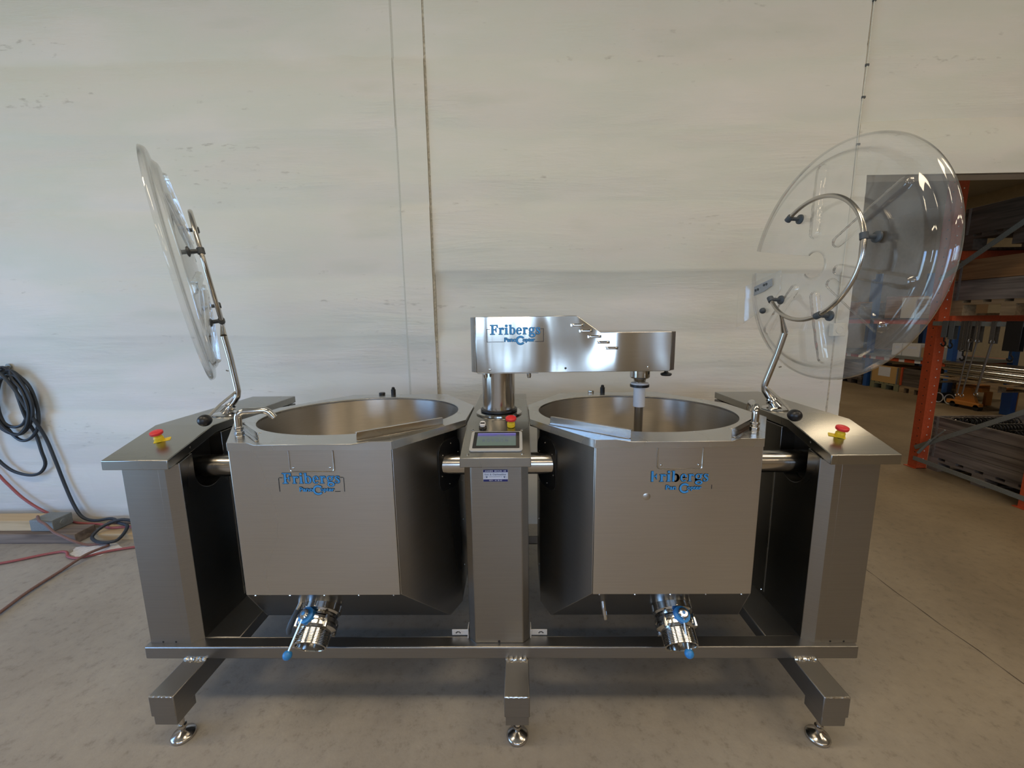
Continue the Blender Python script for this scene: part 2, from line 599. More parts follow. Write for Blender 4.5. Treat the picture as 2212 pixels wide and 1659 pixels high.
def banded(mb, x0, x1, z0, z1, y, seed):
    """precast face cast in boards: each board a hair proud or recessed, with slumped edges"""
    rnd = random.Random(seed)
    nx = max(2, int((x1 - x0) / 0.12))
    zs = []
    for a, b in zip(ZB[:-1], ZB[1:]):
        off = rnd.uniform(-0.013, 0.013)
        for k, t in enumerate((0.0, 0.05, 0.5, 0.95)):
            zs.append((a + (b - a) * t, y + off + (0.003 if k == 0 else 0)))
    zs = [q for q in zs if z0 <= q[0] <= z1]
    if zs[0][0] > z0:
        zs.insert(0, (z0, y))
    zs.append((z1, y))
    vs, fs = [], []
    ph = [rnd.uniform(0, 6) for _ in range(6)]
    for z, yy in zs:
        for i in range(nx + 1):
            x = x0 + (x1 - x0) * i / nx
            w = 0.012 * math.sin(x * 1.3 + ph[0] + z) + 0.006 * math.sin(x * 4.1 + ph[1] + 3 * z)
            zz = z if z in (z0, z1) else z + w
            vs.append((x, yy + 0.0015 * math.sin(x * 2.2 + z * 5 + ph[2]), zz))
    m = nx + 1
    for k in range(len(zs) - 1):
        for i in range(nx):
            fs.append((k * m + i, k * m + i + 1, (k + 1) * m + i + 1, (k + 1) * m + i))
    top = len(vs)
    vs += [(x0, WY + 0.03, z0), (x1, WY + 0.03, z0), (x1, WY + 0.03, z1), (x0, WY + 0.03, z1)]
    K = (len(zs) - 1) * m
    fs += [tuple([top, top + 3] + [k * m for k in reversed(range(len(zs)))]),
           tuple([top + 2, top + 1] + [k * m + nx for k in range(len(zs))]),
           tuple([top + 1, top] + list(range(m))),
           tuple([top + 3, top + 2] + [K + i for i in reversed(range(m))])]
    mb.add(vs, fs)


for i, (x0, x1, z0, z1, y) in enumerate(((-6.2, -0.766, 0, 4.5, WY), (-0.750, -0.566, 0, 4.5, WY - 0.016), (-0.552, 2.150, 0, 4.5, WY),
                                         (2.160, 2.244, 0, 2.377, WY), (2.160, 5.8, 2.377, 4.5, WY))):
    mb = MB()
    banded(mb, x0, x1, z0, z1, y, 11 + i)
    mb.build('wall_panel', 'wall', wall_back, angle=50)
MB().box(-0.5655, -0.5525, WY - 0.003, WY + 0.022, 0, 4.5).build('wall_joint', 'joint', wall_back)
M['joint_pale'] = plain('joint_paint', (0.50, 0.49, 0.44), 0.8)
MB().box(-0.7655, -0.7505, WY - 0.004, WY + 0.022, 0, 4.5).build('wall_joint', 'joint_pale', wall_back)
MB().box(2.1502, 2.1598, WY + 0.002, WY + 0.022, 0, 4.5).build('wall_joint', 'joint', wall_back)

# left wall with its gate opening, front wall with windows (all behind or beside the camera)
struct(MB().box(-6.2, -6.0, -6.7, -2.4, 0, 4.5).box(-6.2, -6.0, 1.2, 2.82, 0, 4.5).box(-6.2, -6.0, -2.4, 1.2, 2.5, 4.5), 'wall_left', 'plaster')
fw = MB().box(-6.2, 12.2, -6.7, -6.5, 0, 1.2).box(-6.2, 12.2, -6.7, -6.5, 2.6, 4.5)
xs = [-6.2, -4.0, -2.6, -1.35, 0.05, 0.35, 1.75, 12.2]
for a, b in list(zip(xs[0::2], xs[1::2])) + [(1.75, 12.2)]:
    fw.box(a, b, -6.7, -6.5, 1.2, 2.6)
struct(fw, 'wall_front', 'plaster')
for i, (a, b) in enumerate(((-4.0, -2.6), (-1.35, 0.05), (0.35, 1.75))):
    w = MB().box(a, b, -6.44, -6.40, 1.2, 1.25).box(a, b, -6.44, -6.40, 2.55, 2.6).box(a, a + 0.05, -6.44, -6.40, 1.25, 2.55).box(b - 0.05, b, -6.44, -6.40, 1.25, 2.55).box((a + b) / 2 - 0.03, (a + b) / 2 + 0.03, -6.44, -6.40, 1.25, 2.55).box(a + 0.05, b - 0.05, -6.44, -6.40, 1.88, 1.92)
    struct(w, 'window_%d' % (i + 1), 'whitepaint')
struct(MB().box(12.0, 12.2, -6.5, 14.0, 0, 4.5), 'wall_right', 'store_wall')
struct(MB().box(-1.0, 12.0, 14.0, 14.2, 0, 4.5).box(-1.2, -1.0, 2.965, 14.2, 0, 4.5), 'wall_store', 'store_wall')
# floor joint that runs away from the camera, right of the machine
M['crack'] = plain('crack_dirt', (0.07, 0.055, 0.04), 0.9)
jv, jf = [], []
for k in range(90):
    yy = -4.0 + 6.8 * k / 89
    xx = 2.050 + 0.004 * math.sin(yy * 9) + 0.003 * math.sin(yy * 23 + 1)
    ww = 0.0022 + 0.0012 * math.sin(yy * 31)
    jv += [(xx - ww, yy, 0.0006), (xx + ww, yy, 0.0006)]
for k in range(89):
    jf.append((2 * k, 2 * k + 1, 2 * k + 3, 2 * k + 2))
struct(MB().add(jv, jf), 'trim_1', 'crack')
# white spill on the floor by the timbers
mb = MB()
pp = []
for k in range(22):
    a = 2 * PI * k / 22
    pp.append((-2.86 + (0.15 + 0.02 * math.sin(5 * a)) * math.cos(a), 2.50 + (0.085 + 0.012 * math.sin(7 * a + 1)) * math.sin(a), 0.0003))
mb.prism(pp, (0, 0, 0.0008))
tag(mb.build('dust_patch', 'chalk'), 'white dusty patch on the floor beside the timber ends and hoses', 'dust patch')

# ------------------------------------------------------------------ the machine
mc = thing('kettle_machine', (-0.083, 1.78, 0), 'stainless steel twin tilting kettle cooking machine with mixer arm standing before the white wall', 'machine')


def mirror(x):
    return -0.166 - x


# frame
f = MB()
f.box(-1.436, 1.254, 1.358, 1.408, 0.231, 0.281)
f.box(-1.436, 1.254, 2.15, 2.20, 0.231, 0.281)
for a, b in ((-1.436, -1.386), (-1.245, -1.10), (0.94, 1.08), (1.204, 1.254)):
    f.box(a, b, 1.408, 2.15, 0.231, 0.281)
f.box(-0.110, -0.060, 1.408, 2.15, 0.231, 0.281)
fr = f.build('frame', 'steel_frame', mc, bevel=0.004)
for x0 in (-1.287, -0.060, 1.017):
    for front in (1, 0):
        y0, y1 = (1.20, 1.50) if front else (2.06, 2.36)
        ya, yb = (1.215, 1.29) if front else (2.27, 2.345)
        w = 0.088
        lg = MB().box(x0, x0 + w, y0, y1, 0.150, 0.2305)
        lg = lg.build('leg', 'steel_frame', mc, bevel=0.003)
        MB().box(x0 + 0.004, x0 + w - 0.004, ya - 0.010, yb + 0.0, 0.112, 0.1505).build('foot_socket', 'steel_frame', lg, bevel=0.002)
        if front:
            wp = [(x0 + 0.004 + (w - 0.008) * k / 14, 1.356 - 0.002 * (k % 2), 0.232 + 0.0025 * math.sin(k * 2.1)) for k in range(15)]
            MB().tube(wp, 0.0055, 8).build('weld_bead', 'weld', lg)
            wp = [(x0 + 0.004 + (w - 0.008) * k / 14, 1.2005, 0.2300 + 0.001 * math.sin(k * 2.1)) for k in range(15)]
            MB().tube(wp, 0.003, 6).build('weld_bead', 'weld', lg)
        cy = 1.262 if front else 2.30
        cx_ = x0 + w / 2
        MB().lathe((cx_, cy, 0.0), (0, 0, 1), [(0.034, 0), (0.039, 0.003), (0.040, 0.009), (0.036, 0.015), (0.018, 0.022), (0.009, 0.027), (0.009, 0.040), (0.014, 0.041), (0.014, 0.050), (0.009, 0.051), (0.009, 0.113)], 28).build('foot', 'steel_tube', lg, angle=50)


# cabinets
def cab_body(x0, x1, ch, name):
    y = 1.378
    plan = [(x0, y + 0.024), (x0 + ch[0], y), (x1 - ch[1], y), (x1, y + 0.024), (x1, 2.20), (x0, 2.20)]
    n = len(plan)
    vs = [(a, b, 0.281) for a, b in plan] + [(a, b, min(0.990 + (b - 1.378) * 0.30, 1.052)) for a, b in plan]
    # roof needs the fold: split sides at Y=1.585
    plan2 = [(x0, y + 0.024), (x0 + ch[0], y), (x1 - ch[1], y), (x1, y + 0.024), (x1, 1.585), (x1, 2.20), (x0, 2.20), (x0, 1.585)]
    n = len(plan2)
    vs = [(a, b, 0.281) for a, b in plan2] + [(a, b, min(0.990 + (b - 1.378) * 0.30, 1.052)) for a, b in plan2]
    fs = [tuple(reversed(range(n)))] + [(i, (i + 1) % n, (i + 1) % n + n, i + n) for i in range(n)]
    fs += [(n, n + 1, n + 2, n + 3, n + 4, n + 7), (n + 7, n + 4, n + 5, n + 6)]
    return MB().add(vs, fs)


def cab_lid(x0, x1):
    prof = [(1.362, 1.022), (1.595, 1.090), (2.215, 1.090), (2.215, 1.055), (1.605, 1.055), (1.374, 0.9885), (1.362, 0.9865)]
    return MB().prism([(x0, a, b) for a, b in prof], (x1 - x0, 0, 0))


def end_cabinet(side):
    if side < 0:
        xo, xi, xw = -1.448, -1.235, -1.295
        body = cab_body(xo, xw, (0.022, 0.0), 'cabinet')
    else:
        xo, xi, xw = mirror(-1.448), mirror(-1.235), mirror(-1.295)
        body = cab_body(xw, xo, (0.0, 0.022), 'cabinet')
    cab = body.build('end_cabinet', 'steel', mc, bevel=0.0005)
    # inner side wall: thick sheet box with a U notch for the trunnion
    notch = [(1.402, 0.281), (2.20, 0.281), (2.20, 1.052), (1.625, 1.052), (1.625, 0.94)]
    for k in range(1, 16):
        a = -PI * k / 16
        notch.append((1.545 + 0.080 * math.cos(a), 0.935 + 0.080 * math.sin(a)))
    notch += [(1.465, 0.94), (1.465, 1.014), (1.402, 0.996)]
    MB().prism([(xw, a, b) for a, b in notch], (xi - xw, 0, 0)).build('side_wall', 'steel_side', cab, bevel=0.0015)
    # corner return at the front
    MB().prism([(xw, 1.378, 0.281), (xi - side * -1 * 0.0, 1.378, 0.281)][0:1] + [(xi + side * 0.035, 1.378, 0.281), (xi, 1.403, 0.281), (xw, 1.403, 0.281)], (0, 0, 0.7125)).build('corner_post', 'steel', cab)
    MB().box(min(xw, xw - side * 0.004), max(xw, xw - side * 0.004), 1.45, 1.64, 0.84, 1.03).build('recess_shade', 'black', cab)  # black backing sheet, stands for the shade deep in the notch
    lx = (-1.480, -1.241) if side < 0 else (mirror(-1.241), mirror(-1.480))
    cab_lid(*lx).build('cabinet_lid', 'steel_lid', cab, bevel=0.0025)
    xs_ = xi - side * 0.0012
    for (yy, zz) in ((1.66, 0.30), (1.99, 0.30)):
        MB().sphere((xs_, yy, zz), 0.004, 8).build('screw', 'chrome', cab)
    MB().box(min(xi, xi - side * 0.0015), max(xi, xi - side * 0.0015), 1.640, 1.646, 0.30, 0.86).build('panel_seam', 'steel_rim', cab)
    MB().cyl((xi + side * 0.0062, 1.47, 1.035), (xi + side * 0.0040, 1.47, 1.035), 0.004, n=10).build('screw', 'chrome', cab)
    for dx in (0.05, 0.10):
        x = xo - side * (dx + 0.02)
        MB().cyl((x, 1.3776, 0.287), (x, 1.379, 0.287), 0.004, n=10).build('drain_hole', 'black', cab)
    return cab


end_cabinet(-1)
end_cabinet(1)
cc = cab_body(-0.198, 0.032, (0.026, 0.024), 'cabinet').build('centre_cabinet', 'steel', mc, bevel=0.003)
cab_lid(-0.208, 0.042).build('cabinet_lid', 'steel_lid', cc, bevel=0.0025)
MB().cyl((-0.083, 1.3772, 0.288), (-0.083, 1.379, 0.288), 0.005, n=10).build('drain_hole', 'black', cc)
for sx in (-1, 1):
    x = -0.083 + sx * 0.119
    MB().box(min(x, x + sx * 0.004), max(x, x + sx * 0.004), 1.40, 1.44, 0.2815, 0.32).box(*sorted((x, x + sx * 0.066)), 1.414, 1.417, 0.284, 0.308).build('bracket', 'bracket', cc, bevel=0.001)
    xb = x + sx * 0.042
    for k in range(4):
        a = PI * (0.12 + 0.25 * k) + 0.05
        dx, dz = math.cos(a), math.sin(a)
        MB().cyl((xb + dx * 0.008, 1.4130, 0.292 + dz * 0.007), (xb + dx * 0.008, 1.4142, 0.292 + dz * 0.007), 0.0026, n=8).build('bracket_hole', 'black', cc)

# slope frame of the control panel (slope 16.9 degrees)
SL = V((0, 0.23, 0.07)).normalized()
SN = V((0, -0.07, 0.23)).normalized()


def slope(x, y, lift=0.0):
    return V((x, y, 1.022 + (y - 1.362) * (0.068 / 0.233))) + SN * lift


SL = V((0, 0.233, 0.068)).normalized()
SN = V((0, -0.068, 0.233)).normalized()


def rrect(c, ex, ey, w, h, r, n=6):
    pts = []
    for sx, sy, a0 in ((1, 1, 0), (-1, 1, PI / 2), (-1, -1, PI), (1, -1, 1.5 * PI)):
        for k in range(n + 1):
            a = a0 + PI / 2 * k / n
            pts.append(V(c) + V(ex) * (sx * (w / 2 - r) + r * math.cos(a)) + V(ey) * (sy * (h / 2 - r) + r * math.sin(a)))
    return pts


X1 = V((1, 0, 0))
cs = slope(-0.083, 1.458)
ts = MB().prism(rrect(cs, X1, SL, 0.192, 0.130, 0.012), SN * 0.006).build('touch_screen', 'bezel', mc, bevel=0.0015)
MB().prism(rrect(cs + SN * 0.0062 + SL * 0.004, X1, SL, 0.170, 0.108, 0.003), SN * 0.0012).build('screen_border', 'black', ts)
sm = MB()
cs2 = cs + SN * 0.0078 + SL * 0.006
sm.prism([cs2 + X1 * a + SL * b for a, b in ((-0.072, -0.042), (0.072, -0.042), (0.072, 0.042), (-0.072, 0.042))], SN * 0.0004)
sm.build('display', 'screen', ts)
tb = MB()
for k, (a, w, h) in enumerate(((-0.052, 0.010, 0.014), (-0.036, 0.012, 0.020), (-0.018, 0.008, 0.016), (-0.004, 0.014, 0.018), (0.016, 0.010, 0.020), (0.032, 0.012, 0.014))):
    q = cs2 + SN * 0.0006 + X1 * a + SL * -0.016
    for t in (0, 0.4, 0.8):
        tb.prism([q + SL * (h * t), q + X1 * w + SL * (h * t), q + X1 * w + SL * (h * t + 0.0022), q + SL * (h * t + 0.0022)], SN * 0.0002)
q = cs2 + SN * 0.0006 + X1 * -0.004 + SL * 0.024
tb.prism([q, q + X1 * 0.034, q + X1 * 0.030 + SL * 0.006, q + X1 * 0.006 + SL * 0.006], SN * 0.0002)
tb.build('display_marks', 'slate', ts, kind='stuff')
for x, y in ((-0.181, 1.381), (0.013, 1.383), (-0.180, 1.537), (0.011, 1.537)):
    MB().lathe(slope(x, y), SN, [(0.006, 0), (0.005, 0.0025), (0.002, 0.004), (0, 0.004)], 12).build('screw', 'chrome', ts)


def estop(x, y, plate_dir, centre=False):
    p = slope(x, y)
    e = MB().lathe(p + SN * 0.0015, SN, [(0.0155, 0), (0.0155, 0.014), (0.0125, 0.018), (0.0125, 0.026)], 24).build('emergency_stop', 'yellow', mc)
    MB().lathe(p + SN * 0.0265, SN, [(0.013, 0), (0.0205, 0.004), (0.0215, 0.009), (0.0205, 0.013), (0.016, 0.0155), (0, 0.0165)], 28).build('stop_button', 'red', e)
    if plate_dir:
        a = V(plate_dir).normalized()
        b = SN.cross(a)
        MB().prism(rrect(p + a * 0.008, a, b, 0.052, 0.024, 0.003), SN * 0.0014).build('marking_plate', 'yellow', e)
    return e


estop(-1.368, 1.484, (1, 0.55, 0.16))
estop(1.183, 1.474, (-1, 0.55, 0.16))
estop(-0.030, 1.563, None)
sw = MB().lathe(slope(-0.141, 1.557), SN, [(0.0155, 0), (0.0155, 0.004), (0.013, 0.006), (0.013, 0.009)], 24).build('selector_switch', 'black', mc)
MB().prism(rrect(slope(-0.141, 1.557, 0.0085), X1, SL, 0.022, 0.031, 0.0105), SN * 0.013).build('switch_knob', 'white', sw, bevel=0.003)
MB().prism(rrect(slope(-0.141, 1.553, 0.0216), X1, SL, 0.018, 0.009, 0.003), SN * 0.0012).build('switch_mark', 'black', sw)

# dealer sticker on the centre cabinet
sy = 1.3774
st = MB().box(-0.128, -0.040, sy - 0.0006, sy, 0.929, 0.973).build('sticker', 'sticker', mc)
MB().box(-0.1275, -0.0405, sy - 0.0010, sy - 0.0006, 0.9635, 0.973).box(-0.1275, -0.0405, sy - 0.0010, sy - 0.0006, 0.929, 0.9375).build('sticker_band', 'navy', st)
t = MB()
t2 = MB()
text_fit(t, 'ANDERS  BROLIN  AB', (-0.122, sy - 0.0013, 0.9656), (1, 0, 0), (0, 0, 1), 0.0755, 0.0052, 0.022)
text_fit(t2, '0271 - 41 30 45', (-0.107, sy - 0.0013, 0.9312), (1, 0, 0), (0, 0, 1), 0.0455, 0.0042, 0.01)
t.build('sticker_text', 'sticker', st)
t2.build('sticker_text', 'sticker', st)
t = MB()
text_fit(t, 'Kött  &  Charkmaskiner', (-0.1225, sy - 0.0010, 0.9525), (1, 0, 0), (0, 0, 1), 0.077, 0.0068, 0.012)
text_fit(t, 'www.andersbrolin.se', (-0.107, sy - 0.0010, 0.9455), (1, 0, 0), (0, 0, 1), 0.046, 0.0034, 0.008)
for cx0, sg in ((-0.1155, -1), (-0.0525, 1)):
    t.add([(cx0 + a, sy - 0.0010, 0.9450 + b) for a, b in ((-0.0035, 0.003), (0, 0.0045), (0.0035, 0.003), (0.0026, -0.001), (0, -0.0038), (-0.0026, -0.001))], [(0, 1, 2, 3, 4, 5)])
    for k in range(8):
        a0, a1 = PI * (0.55 + 0.9 * k / 8), PI * (0.55 + 0.9 * (k + 1) / 8)
        q = [(cx0 + sg * (0.0052 + 0.001) - sg * math.cos(a) * -r if False else cx0 + sg * 0.0035 - sg * math.cos(a) * r * 1.0, sy - 0.0010, 0.9447 + math.sin(a) * r) for a, r in ((a0, 0.0040), (a1, 0.0040), (a1, 0.0046), (a0, 0.0046))]
        t.add(q, [(0, 1, 2, 3)])
t.build('sticker_print', 'slate', st, kind='stuff')


# ------------------------------------------------------------------ lettering of the makers' plate, drawn from strokes
def ring_pts(cx, cy, ro, ri, a0=0, a1=360, n=40, ecc=0.0):
    out = []
    for k in range(n):
        t0 = math.radians(a0 + (a1 - a0) * k / n)
        t1 = math.radians(a0 + (a1 - a0) * (k + 1) / n)
        q = []
        for t, r in ((t0, ro), (t1, ro), (t1, ri), (t0, ri)):
            q.append((cx + r[0] * math.cos(t), cy - r[1] * math.sin(t)))
        out.append(q)
    return out


def rib(pts):
    out = []
    for (x0, y0, w0), (x1, y1, w1) in zip(pts[:-1], pts[1:]):
        dx, dy = x1 - x0, y1 - y0
        L = math.hypot(dx, dy) or 1
        nx, ny = -dy / L, dx / L
        out.append([(x0 + nx * w0 / 2, y0 + ny * w0 / 2), (x1 + nx * w1 / 2, y1 + ny * w1 / 2), (x1 - nx * w1 / 2, y1 - ny * w1 / 2), (x0 - nx * w0 / 2, y0 - ny * w0 / 2)])
    return out


def R_(x0, y0, x1, y1):
    return [[(x0, y0), (x1, y0), (x1, y1), (x0, y1)]]


GL = {}
GL['F_stem'] = R_(525, 135, 575, 380)
GL['F_foot'] = R_(484, 366, 610, 382) + [[(505, 366), (525, 350), (575, 350), (592, 366)]]
GL['F_top'] = R_(484, 130, 688, 148) + [[(505, 148), (595, 148), (575, 164), (525, 164)], [(640, 148), (688, 148), (690, 205), (672, 205), (664, 172)]]
GL['F_bar'] = R_(570, 246, 632, 264) + [[(622, 246), (640, 200), (652, 200), (652, 322), (640, 322), (622, 266)]]
GL['r_stem'] = R_(735, 212, 780, 380) + R_(712, 368, 808, 382) + [[(710, 212), (780, 205), (780, 226), (722, 226)]]
GL['r_ear'] = rib([(776, 248, 26), (795, 224, 28), (820, 216, 26), (838, 226, 20)]) + ring_pts(832, 236, (22, 22), (0, 0), n=14)
GL['i'] = R_(888, 212, 940, 380) + R_(866, 368, 964, 382) + [[(866, 212), (940, 205), (940, 226), (876, 226)]]
GL['i_dot'] = ring_pts(915, 156, (32, 30), (0, 0), n=18)
GL['b_stem'] = R_(1000, 135, 1046, 378) + [[(976, 134), (1046, 130), (1046, 150), (988, 150)], [(1000, 378), (1046, 360), (1016, 384)]]
GL['b_bowl'] = ring_pts(1075, 294, (78, 92), (34, 76), -165, 165, 30)
GL['e_ring'] = ring_pts(1250, 294, (74, 92), (30, 74), 8, 320, 30)
GL['e_bar'] = R_(1214, 276, 1318, 292)
GL['q_stem'] = R_(1366, 212, 1412, 380) + R_(1342, 368, 1440, 382) + [[(1342, 212), (1412, 205), (1412, 226), (1352, 226)]]
GL['q_ear'] = rib([(1408, 248, 26), (1428, 224, 28), (1450, 216, 26), (1466, 226, 20)]) + ring_pts(1461, 234, (20, 20), (0, 0), n=14)
GL['g_top'] = ring_pts(1578, 264, (72, 62), (32, 46), 0, 360, 30) + R_(1628, 206, 1672, 228)
GL['g_link'] = rib([(1540, 312, 18), (1520, 336, 22), (1532, 354, 30), (1580, 362, 34), (1640, 366, 34)])
GL['g_loop'] = ring_pts(1592, 408, (84, 54), (44, 28), 0, 360, 30)
GL['s'] = rib([(1790, 262, 8), (1772, 224, 16), (1742, 212, 20), (1712, 226, 28), (1706, 250, 34), (1738, 284, 46), (1780, 312, 46), (1786, 344, 34), (1764, 372, 20), (1728, 376, 16), (1704, 350, 14), (1698, 322, 8)]) + R_(1782, 208, 1796, 262) + R_(1690, 320, 1703, 384)
GL['C'] = ring_pts(1285, 542, (120, 118), (76, 74), 38, 322, 44)
OUT8 = [(7 * math.cos(a * PI / 4), 7 * math.sin(a * PI / 4)) for a in range(8)]


def logo(parent, x0, ztop, width, y, skip=(), black_only=(), full_box=True, box='full'):
    s = width / 1495.0

    def to(px, py, lift):
        return (x0 + (px - 395) * s, y - lift, ztop - (py - 245) * s)
    blue, blk = MB(), MB()
    for gi, (k, polys) in enumerate(GL.items()):
        if k in skip:
            continue
        for pi, p in enumerate(polys):
            if k not in black_only:
                blue.add([to(a, b, 0.0012 + gi * 1.6e-5 + (pi % 3) * 5e-6) for a, b in p], [tuple(range(len(p)))])
            for dx, dy in OUT8:
                blk.add([to(a + dx - 3, b + dy + 3, 0.0006) for a, b in p], [tuple(range(len(p)))])
    for body, a, b, top, bot in (('Pan' if 'no_o' in skip else 'Pano', 856, 1172, 470, 578), ('opter', 1338, 1662, 492, 604)):
        sub = MB()
        text_fit(sub, body, (0, 0, 0), (1, 0, 0), (0, 0, 1), b - a if body != 'Pan' else 236, bot - top, 0.030)
        for (ddx, ddy, tgt, lift) in [(0, 0, blue, 0.0018)] + [(d[0], d[1], blk, 0.0006) for d in OUT8]:
            tgt.add([to(a + v[0] + ddx, bot - v[2] + ddy, lift) for v in sub.v], sub.f)
    lines = {'full': [(395, 245, 480, 245), (395, 245, 395, 580), (395, 580, 836, 580), (1820, 245, 1890, 245), (1890, 245, 1890, 580), (1672, 580, 1890, 580)],
             'open': [(410, 245, 480, 245), (395, 262, 395, 572), (1820, 245, 1878, 245), (1890, 262, 1890, 580), (1672, 582, 1790, 582)],
             'worn': [(1890, 470, 1890, 560)]}[box]
    for a, b, c, d in lines:
        e = 6
        q = [(min(a, c) - e, min(b, d) - e), (max(a, c) + e, min(b, d) - e), (max(a, c) + e, max(b, d) + e), (min(a, c) - e, max(b, d) + e)]
        blk.add([to(p, r, 0.0006) for p, r in q], [(0, 1, 2, 3)])
    blk.build('logo_outline', 'logo_black', parent, merge=False)
    blue.build('logo_lettering', 'logo_blue', parent, merge=False)


# ------------------------------------------------------------------ kettles
TA = math.tan(math.radians(2.0))


def zr(y):
    return 1.100 + (1.72 - y) * TA


def kettle(xc, s, cx0, side_name):
    def u(a):
        return xc + s * a
    hf, hs = 0.265, 0.422
    oct_ = [(-hf, 1.262), (hf, 1.262), (hs, 1.61), (hs, 1.90), (hf, 2.26), (-hf, 2.26), (-hs, 1.90), (-hs, 1.61)]
    # body: bottom follows a slope from the low front panel edge down to the flat underside
    def zbot(y):
        return max(0.573 - (y - 1.262) * 1.108, 0.286)
    plan = [(-hf, 1.262), (hf, 1.262), (hf + (hs - hf) * 0.7457, 1.5215), (hs, 1.61), (hs, 1.90), (hf, 2.26), (-hf, 2.26), (-hs, 1.90), (-hs, 1.61), (-hf - (hs - hf) * 0.7457, 1.5215)]
    n = len(plan)
    vs = [(u(a), b, zbot(b)) for a, b in plan] + [(u(a), b, zr(b) - 0.004) for a, b in plan]
    fs = [(i, (i + 1) % n, (i + 1) % n + n, i + n) for i in range(n)]
    fs += [(0, 1, 2, 9), (2, 3, 4, 5, 6, 7, 8, 9)]
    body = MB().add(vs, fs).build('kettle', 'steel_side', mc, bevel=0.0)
    # front panel
    MB().box(u(-hf) if s > 0 else u(hf), u(hf) if s > 0 else u(-hf), 1.2575, 1.2615, 0.573, zr(1.26) - 0.024).build('front_panel', 'steel_panel', body, bevel=0.0015)
    # chamfered inner and outer panels
    for sg in (1, -1):
        d = V((hs - hf, 1.61 - 1.262, 0)).normalized()
        nn = V((d.y, -d.x, 0))
        pts = []
        for t in (0.0, 0.7457, 1.0):
            a, b = hf + (hs - hf) * t, 1.262 + (1.61 - 1.262) * t
            pts.append((a, b))
        poly = [V((u(sg * a), b, zbot(b))) for a, b in pts] + [V((u(sg * a), b, zr(b) - 0.020)) for a, b in reversed(pts)]
        nv = V((s * sg * nn.x, nn.y, 0)) * 0.003
        MB().prism(poly, nv).build('side_panel', 'steel_panel', body, bevel=0.001)
        # trunnion plate, black, round the stub shaft
        e1 = V((s * sg * d.x, d.y, 0))
        tc = V((u(sg * 0.3905), 1.54, 0.930)) + nv * 1.1
        MB().prism(rrect(tc + e1 * 0.012 + V((0, 0, 0.005)), e1, V((0, 0, 1)), 0.150, 0.200, 0.045), nv * 1.5).build('trunnion_plate', 'brush_black', body, bevel=0.001)
        for k in range(6):
            a = 2 * PI * k / 6 + 0.4
            q = tc + e1 * (0.012 + 0.062 * math.cos(a)) + V((0, 0, 0.005 + 0.082 * math.sin(a))) + nv * 1.5
            MB().sphere(q, 0.0032, 8).build('screw', 'chrome', body)
        # screws on the dark side panel and along the bottom edge
        for z in (0.40, 0.62, 0.80):
            MB().sphere((u(sg * (hs + 0.001)), 1.70, z), 0.0035, 8).build('screw', 'chrome', body)
    for k in range(5):
        a = -0.24 + 0.12 * k
        MB().sphere((u(a), 1.268, 0.566), 0.004, 8).build('screw', 'chrome', body)
    # seam strip hiding behind the skirt
    # access plate with raised beads
    x0, x1, za, zb_ = xc - 0.068, xc + 0.076, 1.0175, 1.088
    yb = 1.2570
    MB().box(x0, x1, yb - 0.001, yb + 0.0008, za, zb_).build('access_plate', 'steel_panel', body)
    bd = [(x0, yb - 0.0005, zb_), (x0, yb - 0.0005, za + 0.008), (x0 + 0.003, yb - 0.0005, za + 0.002), (x0 + 0.008, yb - 0.0005, za), (x1 - 0.008, yb - 0.0005, za), (x1 - 0.003, yb - 0.0005, za + 0.002), (x1, yb - 0.0005, za + 0.008), (x1, yb - 0.0005, zb_)]
    MB().tube(bd, 0.0024, 8).build('plate_bead', 'chrome', body)
    for x in (x0 + 0.012, x1 - 0.012):
        MB().lathe((x, yb - 0.001, za + 0.013), (0, -1, 0), [(0.0042, 0), (0.0036, 0.002), (0.0014, 0.003), (0, 0.003)], 10).build('screw', 'chrome', body)
    # rim plate with round opening
    hr = 0.267
    ro = [(-hr, 1.256), (hr, 1.256), (0.465, 1.578), (0.465, 1.90), (hr, 2.285), (-hr, 2.285), (-0.465, 1.90), (-0.465, 1.578)]
    yc, RR = 1.765, 0.412
    cxl = s * (cx0 - xc)
    angs = sorted([math.atan2(b - yc, a - cxl) % (2 * PI) for a, b in ro] + [2 * PI * k / 120 for k in range(120)])

    def hit(t):
        dx, dy = math.cos(t), math.sin(t)
        best = None
        for i in range(8):
            (ax, ay), (bx, by) = ro[i], ro[(i + 1) % 8]
            ex, ey = bx - ax, by - ay
            den = dx * ey - dy * ex
            if abs(den) < 1e-9:
                continue
            tt = ((ax - cxl) * ey - (ay - yc) * ex) / den
            uu = ((ax - cxl) * dy - (ay - yc) * dx) / den
            if tt > 0 and -1e-6 <= uu <= 1 + 1e-6 and (best is None or tt < best):
                best = tt
        return cxl + best * dx, yc + best * dy
    vs, fs = [], []
    m = len(angs)
    for t in angs:
        a, b = hit(t)
        c_, d_ = cxl + RR * math.cos(t), yc + RR * math.sin(t)
        c2, d2 = cxl + (RR + 0.004) * math.cos(t), yc + (RR + 0.004) * math.sin(t)
        vs += [(u(a), b, zr(b) - 0.027), (u(a), b, zr(b)), (u(c2), d2, zr(d2)), (u(c_), d_, zr(d_) - 0.003), (u(c_), d_, zr(d_) - 0.012)]
    for i in range(m):
        j = (i + 1) % m
        for k in range(4):
            fs.append((i * 5 + k, j * 5 + k, j * 5 + k + 1, i * 5 + k + 1))
    MB().add(vs, fs).build('rim_plate', 'steel_rim', body, angle=30, bevel=0.0012)
    # pouring lip
    lip = [(-0.205, 1.2575), (-0.158, 1.226), (0.150, 1.226), (0.194, 1.2575)]
    MB().prism([(xc + a, b, zr(b) - 0.002) for a, b in lip], (0, 0, 0.003)).build('pouring_lip', 'steel_rim', body, bevel=0.0008)
